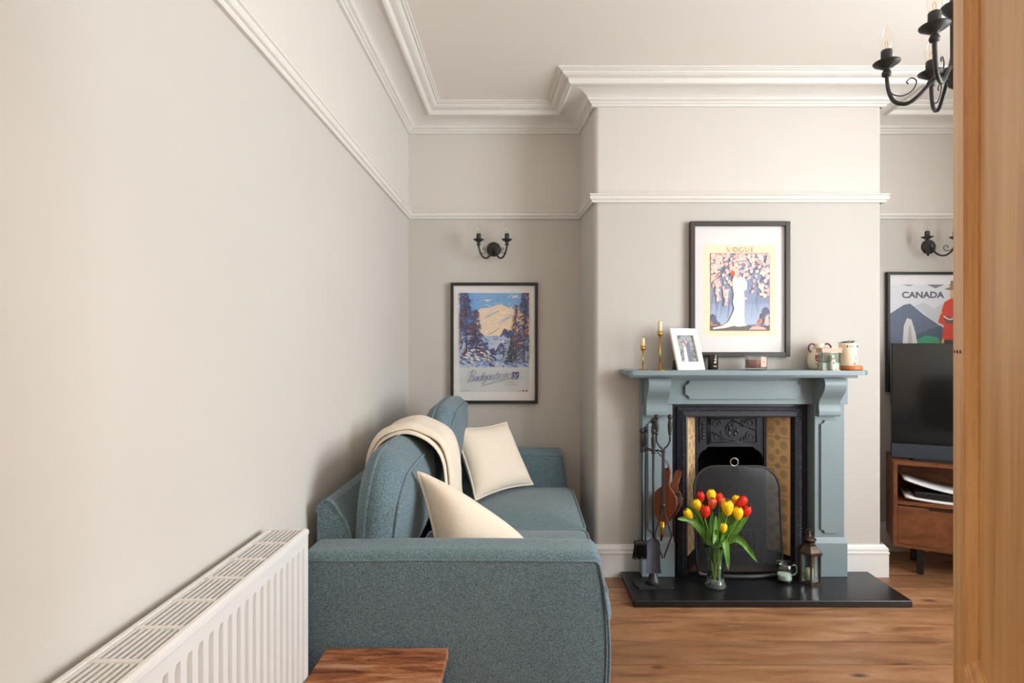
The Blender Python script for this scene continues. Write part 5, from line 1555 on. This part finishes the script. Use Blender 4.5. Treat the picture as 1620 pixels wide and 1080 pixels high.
# bellows hanging behind the tools
NB = Vector((0.742, 2.968, 0.345))
a_d = Vector((0.75, -0.66, 0)); o_d = Vector((0.55, 0.38, 0)).normalized()
o_d = Vector((0.51, 0.86, 0)) if False else Vector((0.93, 0.36, 0))
o_d = (o_d-a_d*o_d.dot(a_d)).normalized()
if o_d.x < 0: o_d = -o_d
up = Vector((0.09, 0.0, 1)).normalized()
bl = thing('fireplace_bellows', 'brown wooden and black leather bellows hanging beside the fire tools', 'bellows', NB)
outl = [(0.013, 0.0), (0.022, 0.02), (0.042, 0.055), (0.058, 0.09), (0.064, 0.125), (0.058, 0.158), (0.04, 0.185), (0.022, 0.202), (0.0155, 0.225), (0.0165, 0.255), (0.0175, 0.285), (0.012, 0.302), (0.0, 0.308)]
outl = [(w*1.12, t) for w, t in outl]
full = [(w, t) for w, t in outl]+[(-w, t) for w, t in reversed(outl[:-1])]
def board(phi, th_, flip):
    td = (up*math.cos(phi)+o_d*math.sin(phi)); od = (o_d*math.cos(phi)-up*math.sin(phi))
    return td, od
boards = []
for nm_, phi in (('front_board', R(0)), ('back_board', R(28))):
    td, od = board(phi, 0, 0)
    mb = MB(); vs = []
    for s in (-0.006, 0.006):
        vs += [NB+a_d*w+td*t+od*s for w, t in full]
    n = len(full)
    fs = [tuple(range(n)), tuple(reversed(range(n, 2*n)))]+[(i, (i+1) % n, n+(i+1) % n, n+i) for i in range(n)]
    mb.add(vs, fs); mb.build(nm_, M['bellows_wood'], bl); boards.append((td, od))
# leather gusset between the boards
L_ = [(w*0.97, t) for w, t in outl[0:7]]
rim = L_+[(-w, t) for w, t in reversed(L_)]
vs = []; fs = []; K = 8
for k in range(K+1):
    phi = R(28)*k/K; td, od = board(phi, 0, 0)
    ins_ = 1-0.10*math.sin(math.pi*k/K)
    for w, t in rim: vs.append(NB+a_d*w*ins_+td*(t*ins_))
n = len(rim)
for k in range(K):
    for i in range(n-1): fs.append((k*n+i, k*n+i+1, (k+1)*n+i+1, (k+1)*n+i))
MB().add(vs, fs, True).build('leather_gusset', M['leather'], bl)
nails = MB()
for td, od in boards:
    for w, t in L_[1:]:
        for sg in (-1, 1): nails.ball(NB+a_d*(w*sg*1.0)+td*t, 0.0032, 6)
tag(nails.build('nail_heads', M['nailhead'], bl), kind='stuff')
MB().tube([NB+up*0.02, NB-up*0.03, NB-up*0.085], [0.015, 0.010, 0.006], 10).build('nozzle', M['brass'], bl)
td0 = boards[0][0]
MB().tube(spline([NB+td0*0.285-a_d*0.0, NB+td0*0.33+Vector((-0.01, -0.02, 0)), Vector((TX+0.012, TY+0.012, hz_+0.004)), NB+td0*0.33+Vector((0.0, -0.01, 0)), NB+td0*0.285+Vector((0.002, 0.008, 0))], 5), 0.0018, 5).build('hanging_cord', M['leather'], bl)
MB().lathe([(0.010, -0.0075), (0.012, 0), (0.010, 0.0075)], NB+td0*0.13, 14, True, boards[0][1]).build('air_valve', M['leather'], bl)

# vase with tulips
VX_, VY_ = P(1132, 0, 2.93).x, 2.93
va = thing('glass_vase', 'clear flared glass vase of tulips standing on the hearth', 'vase', (VX_, VY_, HZ))
MB().lathe([(0.041, 0.0505), (0.042, 0.09), (0.047, 0.14), (0.055, 0.19), (0.064, 0.228), (0.0625, 0.229), (0.0525, 0.19), (0.0445, 0.14), (0.0395, 0.09), (0.0385, 0.0505)], (VX_, VY_, HZ), 32, cap=False).build('glass', M['glass'], va)
MB().lathe([(0.050, 0), (0.054, 0.004), (0.055, 0.012), (0.046, 0.026), (0.041, 0.05), (0.0385, 0.05), (0.036, 0.028), (0.001, 0.024)], (VX_, VY_, HZ), 32).build('foot', M['thick'], va)
MB().tube([(VX_+0.0633*math.cos(R(a)), VY_+0.0633*math.sin(R(a)), HZ+0.2285) for a in range(0, 360, 12)], 0.0013, 6, True).build('rim', M['thick'], va)
MB().lathe([(0.0355, 0.0245), (0.038, 0.05), (0.039, 0.09), (0.042, 0.12), (0.001, 0.1205)], (VX_, VY_, HZ), 28).build('water', M['glass'], va)
tul = [  # zoom px (scale 6 from 1060,760), depth offset, colour, tilt, size, label
 (290, 152, 0.05, 'red', -3, 0.95, 'red tulip highest at the left of the vase'),
 (255, 228, 0.00, 'yellow', -14, 1.0, 'yellow tulip second from the left, leaning left'),
 (390, 140, 0.04, 'yellow', 2, 1.08, 'yellow tulip standing tallest of the whole bunch'),
 (402, 215, -0.02, 'orange', 3, 0.98, 'orange tulip directly under the tallest yellow tulip'),
 (466, 168, 0.04, 'red', -6, 1.0, 'red tulip right of the tallest yellow tulip'),
 (335, 290, -0.06, 'red', 5, 1.12, 'red tulip low at the front left of the bunch'),
 (175, 315, -0.02, 'yellow', -40, 0.98, 'yellow tulip leaning out farthest to the left'),
 (508, 446, -0.10, 'yellow', 2, 0.82, 'small yellow tulip hanging lowest in front'),
 (545, 255, -0.07, 'yellow', -2, 1.32, 'largest yellow tulip at the front centre of the bunch'),
 (495, 205, 0.01, 'orange', -8, 0.9, 'orange tulip half hidden behind the largest yellow tulip'),
 (622, 188, 0.03, 'yellow', 10, 0.95, 'yellow tulip behind the red one that tilts right at the top'),
 (682, 196, -0.03, 'red', 48, 1.05, 'red tulip tilting right at the upper right of the bunch'),
 (645, 310, -0.06, 'yellow', 4, 1.12, 'yellow tulip at the lower right beside the rightmost red one'),
 (722, 290, -0.02, 'red', 22, 1.08, 'rightmost red tulip leaning out to the right'),
 (598, 232, 0.0, 'orange', 6, 0.85, 'orange tulip between the two yellow ones on the right'),
]
def leaf_mesh(pts, w, fold, twist, n=12):
    pts = spline(pts, max(2, n//(len(pts)-1))); n = len(pts)-1
    vs = []; fs = []
    for i, p in enumerate(pts):
        f = i/n; t = (pts[min(i+1, n)]-pts[max(i-1, 0)]).normalized()
        side = t.cross(Vector((math.sin(twist), -math.cos(twist), 0.12))).normalized(); nr = side.cross(t)
        ww = w*(math.sin(math.pi*min(1, f*0.86+0.1))**0.75)*(1 if f < 0.995 else 0.1)
        for k in (-1, -0.5, 0, 0.5, 1): vs.append(p+side*ww*k+nr*(fold*ww*(k*k)))
    for i in range(n):
        for k in range(4): fs.append((i*5+k, i*5+k+1, (i+1)*5+k+1, (i+1)*5+k))
    return MB().add(vs, fs, True)
rn = random.Random(21)
leafspec = {  # extra leaves: (tip px, depth), mid lift, width
 0: [((210, 220), 0.05, 0.0, 0.016)], 1: [((165, 230), 0.03, 0.01, 0.012)], 6: [((68, 362), -0.03, 0.03, 0.019)],
 5: [((410, 605), -0.12, 0.12, 0.02)], 2: [((400, 285), 0.0, 0.0, 0.020)], 3: [((470, 300), 0.0, 0.0, 0.02)], 4: [((500, 290), 0.03, 0, 0.02)],
 8: [((600, 320), -0.03, 0.0, 0.02)], 12: [((680, 360), -0.05, 0.0, 0.022)], 13: [((760, 290), -0.02, -0.03, 0.02)],
 7: [((555, 850), -0.1, 0.13, 0.021)], 11: [((832, 775), -0.07, 0.12, 0.02)], 9: [((430, 330), -0.03, 0.0, 0.018)], 10: [((720, 330), 0.02, 0.0, 0.02)], 14: [((815, 740), -0.05, 0.125, 0.016)]}
for i, (zx, zy, dy, colr, tilt, size, lab) in enumerate(tul):
    D = VY_+dy
    c = P(1060+zx/6.0, 760+zy/6.0, D)
    base = Vector((VX_+rn.uniform(-0.022, 0.022), VY_+rn.uniform(-0.02, 0.02), HZ+0.03))
    lipd = Vector((c.x-VX_, c.y-VY_, 0)); 
    mouth = Vector((VX_, VY_, HZ+0.2))+(lipd.normalized()*min(0.036, lipd.length*0.35) if lipd.length > 1e-4 else lipd)
    th = thing('tulip', lab, 'flower', base, 'tulips in the glass vase')
    tl = R(tilt); axis = Vector((math.sin(tl), -0.12 if dy < 0 else 0.05, math.cos(tl))).normalized()
    S_ = size*0.031
    bot = c-axis*S_
    sp = spline([base, mouth, mouth.lerp(bot, 0.55)+Vector((0, 0, 0.012))-axis*0.0, bot], 6)
    MB().tube(sp, 0.0032, 7).build('stem', M['stem'], th)
    fl = MB()
    q = Vector((0, 0, 1)).rotation_difference(axis)
    for ring_, (rad_s, n3, off) in enumerate(((0.66, 3, 0), (0.74, 3, 60))):
        for k in range(n3):
            ph = R(off+120*k+rn.uniform(-8, 8)+i*17)
            vs = []; fs = []
            NR, NC = 8, 6
            for j in range(NR+1):
                f = j/NR
                rr_ = S_*rad_s*(math.sin(math.pi*min(1, 0.06+f*0.74))**0.62)*(1.0 if f < 0.75 else 1.0-0.38*(f-0.75)/0.25)
                hw_ = 1.15*(math.sin(math.pi*(0.12+0.80*f))**0.55)*(1 if f < 0.9 else 1-(f-0.9)*7)
                for kk in range(NC+1):
                    a = ph+hw_*(kk/NC*2-1)
                    zz = S_*(-1+2.02*f-0.10*(kk/NC*2-1)**2*f)
                    vs.append(c+q @ Vector((rr_*math.cos(a), rr_*math.sin(a), zz)))
            for j in range(NR):
                for kk in range(NC): fs.append((j*(NC+1)+kk, j*(NC+1)+kk+1, (j+1)*(NC+1)+kk+1, (j+1)*(NC+1)+kk))
            fl.add(vs, fs, True)
    fl.build('blossom', M[colr+'_petal'], th, fixn=False)
    for (tx2, ty2), ddy, lift, wl in leafspec.get(i, []):
        tip = P(1060+tx2/6.0, 760+ty2/6.0, VY_+ddy)
        d = Vector((tip.x-VX_, tip.y-VY_, 0)); d = d.normalized() if d.length > 1e-4 else Vector((0, -1, 0))
        st0 = Vector((VX_, VY_, HZ+0.13))+d*0.012; m1 = Vector((VX_, VY_, HZ+0.232))+d*0.042
        m2 = m1.lerp(tip, 0.5)+Vector((0, 0, 0.02+lift))
        if lift > 0.1: m2 = m1.lerp(tip, 0.45)+Vector((0, -0.01, lift*0.55))
        leaf_mesh([st0, m1, m2, tip], wl, 0.35, rn.uniform(-0.5, 0.5)).build('leaf', M['leaf'], th, fixn=False)

# glass mug with candle
X, Y = P(1241, 0, 2.985).x, 2.985
gm = thing('glass_mug', 'small glass mug of white candle wax beside the bronze lantern', 'candle', (X, Y, HZ))
MB().lathe([(0.038, 0), (0.041, 0.004), (0.041, 0.012), (0.0395, 0.02), (0.0405, 0.06), (0.043, 0.1), (0.0415, 0.1005), (0.0388, 0.06), (0.0375, 0.02), (0.001, 0.016)], (X, Y, HZ), 26).build('glass', M['glass'], gm)
MB().tube([(X+0.0423*math.cos(R(a)), Y+0.0423*math.sin(R(a)), HZ+0.1) for a in range(0, 360, 12)], 0.0013, 6, True).build('rim', M['thick'], gm)
MB().lathe([(0.0365, 0.017), (0.0375, 0.022), (0.0378, 0.04), (0.034, 0.042)], (X, Y, HZ), 24).build('wax', M['white_wax'], gm)
MB().tube(spline([(X+0.039, Y, HZ+0.085), (X+0.055, Y, HZ+0.09), (X+0.066, Y, HZ+0.072), (X+0.060, Y, HZ+0.045), (X+0.04, Y, HZ+0.034)], 6), 0.0045, 8).build('handle', M['thick'], gm)

# hexagonal lantern
X, Y = P(1281, 0, 2.98).x, 2.985
ln = thing('lantern', 'aged bronze hexagonal lantern standing at the right of the hearth', 'lantern', (X, Y, HZ))
def hexp(r, z, rot=12): return [(X+r*math.cos(R(60*k+rot)), Y+r*math.sin(R(60*k+rot)), z) for k in range(6)]
def hexring(mb, levels):
    for (r0, z0), (r1, z1) in zip(levels[:-1], levels[1:]):
        a = hexp(r0, z0); b = hexp(r1, z1); mb.add(a+b, [(k, (k+1) % 6, 6+(k+1) % 6, 6+k) for k in range(6)])
mb = MB(); hexring(mb, [(0.001, HZ+0.0005), (0.066, HZ), (0.066, HZ+0.010), (0.056, HZ+0.016), (0.001, HZ+0.016)]); mb.build('base', M['bronze'], ln)
for k in range(6):
    p = hexp(0.054, 0)[k]; MB().box(p[0]-0.004, p[0]+0.004, p[1]-0.004, p[1]+0.004, HZ+0.015, HZ+0.158).build('corner_post', M['bronze'], ln)
    a = hexp(0.0515, 0)[k]; b = hexp(0.0515, 0)[(k+1) % 6]
    mb = MB(); d = Vector((b[0]-a[0], b[1]-a[1], 0)); nr = Vector((d.y, -d.x, 0)).normalized()*0.001
    A0 = Vector((a[0], a[1], HZ+0.018))+d*0.06; B0 = Vector((a[0], a[1], HZ+0.018))+d*0.94
    q = [A0, B0, B0+Vector((0, 0, 0.138)), A0+Vector((0, 0, 0.138))]
    mb.add([p_-nr for p_ in q]+[p_+nr for p_ in q], [(3, 2, 1, 0), (4, 5, 6, 7), (0, 1, 5, 4), (1, 2, 6, 5), (2, 3, 7, 6), (3, 0, 4, 7)])
    mb.build('pane', M['glass'], ln)
mb = MB(); hexring(mb, [(0.05, HZ+0.156), (0.066, HZ+0.158), (0.067, HZ+0.164), (0.058, HZ+0.17), (0.05, HZ+0.182), (0.036, HZ+0.2), (0.026, HZ+0.207), (0.024, HZ+0.22), (0.001, HZ+0.222)]); mb.build('roof', M['bronze'], ln)
MB().lathe([(0.024, 0.214), (0.026, 0.222), (0.035, 0.228), (0.034, 0.234), (0.018, 0.241), (0.009, 0.25), (0.0075, 0.262), (0.004, 0.272), (0.001, 0.276)], (X, Y, HZ), 20).build('chimney_cap', M['bronze'], ln)
MB().tube([(X-0.002+0.022*math.cos(R(a)), Y-0.004, HZ+0.262+0.022*math.sin(R(a))) for a in range(0, 360, 20)], 0.0017, 6, True).build('carry_ring', M['bronze'], ln)
MB().lathe([(0.02, 0.016), (0.02, 0.07), (0.017, 0.072)], (X, Y, HZ), 16).build('candle', M['wax'], ln)

# ------------------------------------------------------------------ television corner
ca, sa = math.cos(R(27)), math.sin(R(27))
UP0 = Vector((2.125, 3.195, 0))
UT = Matrix(((ca, sa, 0, UP0.x), (-sa, ca, 0, UP0.y), (0, 0, 1, 0), (0, 0, 0, 1)))
UW, UD, UZ0, UZ1 = 0.91, 0.33, 0.150, 0.641
un = thing('tv_cabinet', 'walnut television cabinet on black legs standing in the right alcove', 'cabinet', UT @ Vector((UW/2, UD/2, 0)))
def upart(nm, x0, x1, y0, y1, z0, z1, mt=None, par=None, b=0.0015): return MB().bbox(x0, x1, y0, y1, z0, z1, b).xf(UT).build(nm, mt or M['walnut'], par or un)
upart('top_panel', 0, UW, 0, UD, UZ1-0.02, UZ1); upart('bottom_panel', 0, UW, 0, UD, UZ0, UZ0+0.018)
upart('side_panel', 0, 0.02, 0, UD, UZ0+0.018, UZ1-0.02); upart('side_panel', UW-0.02, UW, 0, UD, UZ0+0.018, UZ1-0.02)
upart('shelf', 0.02, UW-0.02, 0.004, UD-0.01, 0.394, 0.412); upart('back_panel', 0.02, UW-0.02, UD-0.01, UD, UZ0+0.018, UZ1-0.02)
for a, b in ((0.021, UW/2-0.002), (UW/2+0.002, UW-0.021)):
    d_ = upart('drawer', a, b, 0.002, 0.28, UZ0+0.02, 0.386)
    upart('handle_recess', (a+b)/2-0.09+ (0 if a > 0.3 else 0.02), (a+b)/2+0.11, 0.0005, 0.004, 0.376, 0.3865, M['black_plastic'], d_, 0.0005)
for lx in (0.12, UW-0.16):
    for ly in (0.035, UD-0.06):
        upart('leg', lx, lx+0.03, ly, ly+0.03, 0, UZ0, M['black_plastic'])
# games console: two white curved shells around a black core
cs = thing('games_console', 'white and black games console lying on the cabinet shelf', 'console', UT @ Vector((0.26, 0.15, 0.412)))
def shell(zf, t, nm, mt, x0, x1, y0, y1):
    vs = []; fs = []; N = 14
    for k in range(N+1):
        f = k/N; x = x0+(x1-x0)*f
        for yy in (y0, y1):
            zt = zf(f, 0 if yy == y0 else 1)
            vs += [(x, yy, zt), (x, yy, zt+t)]
    for k in range(N):
        o = 4*k
        for a, b in ((0, 1), (1, 3), (3, 2), (2, 0)): fs.append((o+a, o+b, o+4+b, o+4+a))
    fs += [(0, 2, 3, 1), (4*N, 4*N+1, 4*N+3, 4*N+2)]
    return MB().add(vs, fs, True).xf(UT).build(nm, mt, cs)
shell(lambda f, b: 0.4125+0.018*(1-f)**3, 0.012, 'lower_shell', M['white_plastic'], 0.06, 0.44, 0.02, 0.27)
MB().rbox(0.27, 0.15, 0.448, 0.165, 0.115, 0.022, 0.01, 3, 2).xf(UT).build('core', M['black_plastic'], cs)
shell(lambda f, b: 0.471+0.062*(1-f)**2.2-0.006*f, 0.010, 'upper_shell', M['white_plastic'], 0.055, 0.44, 0.02, 0.27)
# television with a speaker bar
tv = thing('television', 'black flat television with a speaker bar on the walnut cabinet', 'television', UT @ Vector((0.47, 0.12, UZ1)))
TZ1 = 1.316
def tpart(nm, x0, x1, y0, y1, z0, z1, mt, par=None, b=0.002): return MB().bbox(x0, x1, y0, y1, z0, z1, b).xf(UT).build(nm, mt, par or tv)
body_ = tpart('housing', 0.0, 0.905, 0.082, 0.115, 0.733, TZ1, M['black_plastic'])
tpart('screen', 0.005, 0.900, 0.0795, 0.0822, 0.738, TZ1-0.006, M['screen'], None, 0.0006)
tpart('speaker_bar', 0.0, 0.905, 0.070, 0.125, 0.652, 0.7328, M['navy_plastic'])
tpart('stand_foot', 0.10, 0.80, 0.05, 0.16, UZ1+0.0005, 0.652, M['black_plastic'])

# ------------------------------------------------------------------ dark sofa by the doorway wall, seen only as a reflection in the television
Tm = Matrix.Translation((1.75, 0.86, 0)) @ Matrix.Rotation(R(90), 4, 'Z') @ Matrix.Translation((-(SX0+SX1)/2, -(SY0+SY1)/2, 0))
Tm = Matrix.Translation((2.1, 0.62, 0)) @ Matrix.Rotation(R(90), 4, 'Z') @ Matrix.Translation((-(SX0+SX1)/2, -(SY0+SY1)/2, 0))
sofa('charcoal sofa reflected in the dark television screen', 'sofa_dark', Tm)
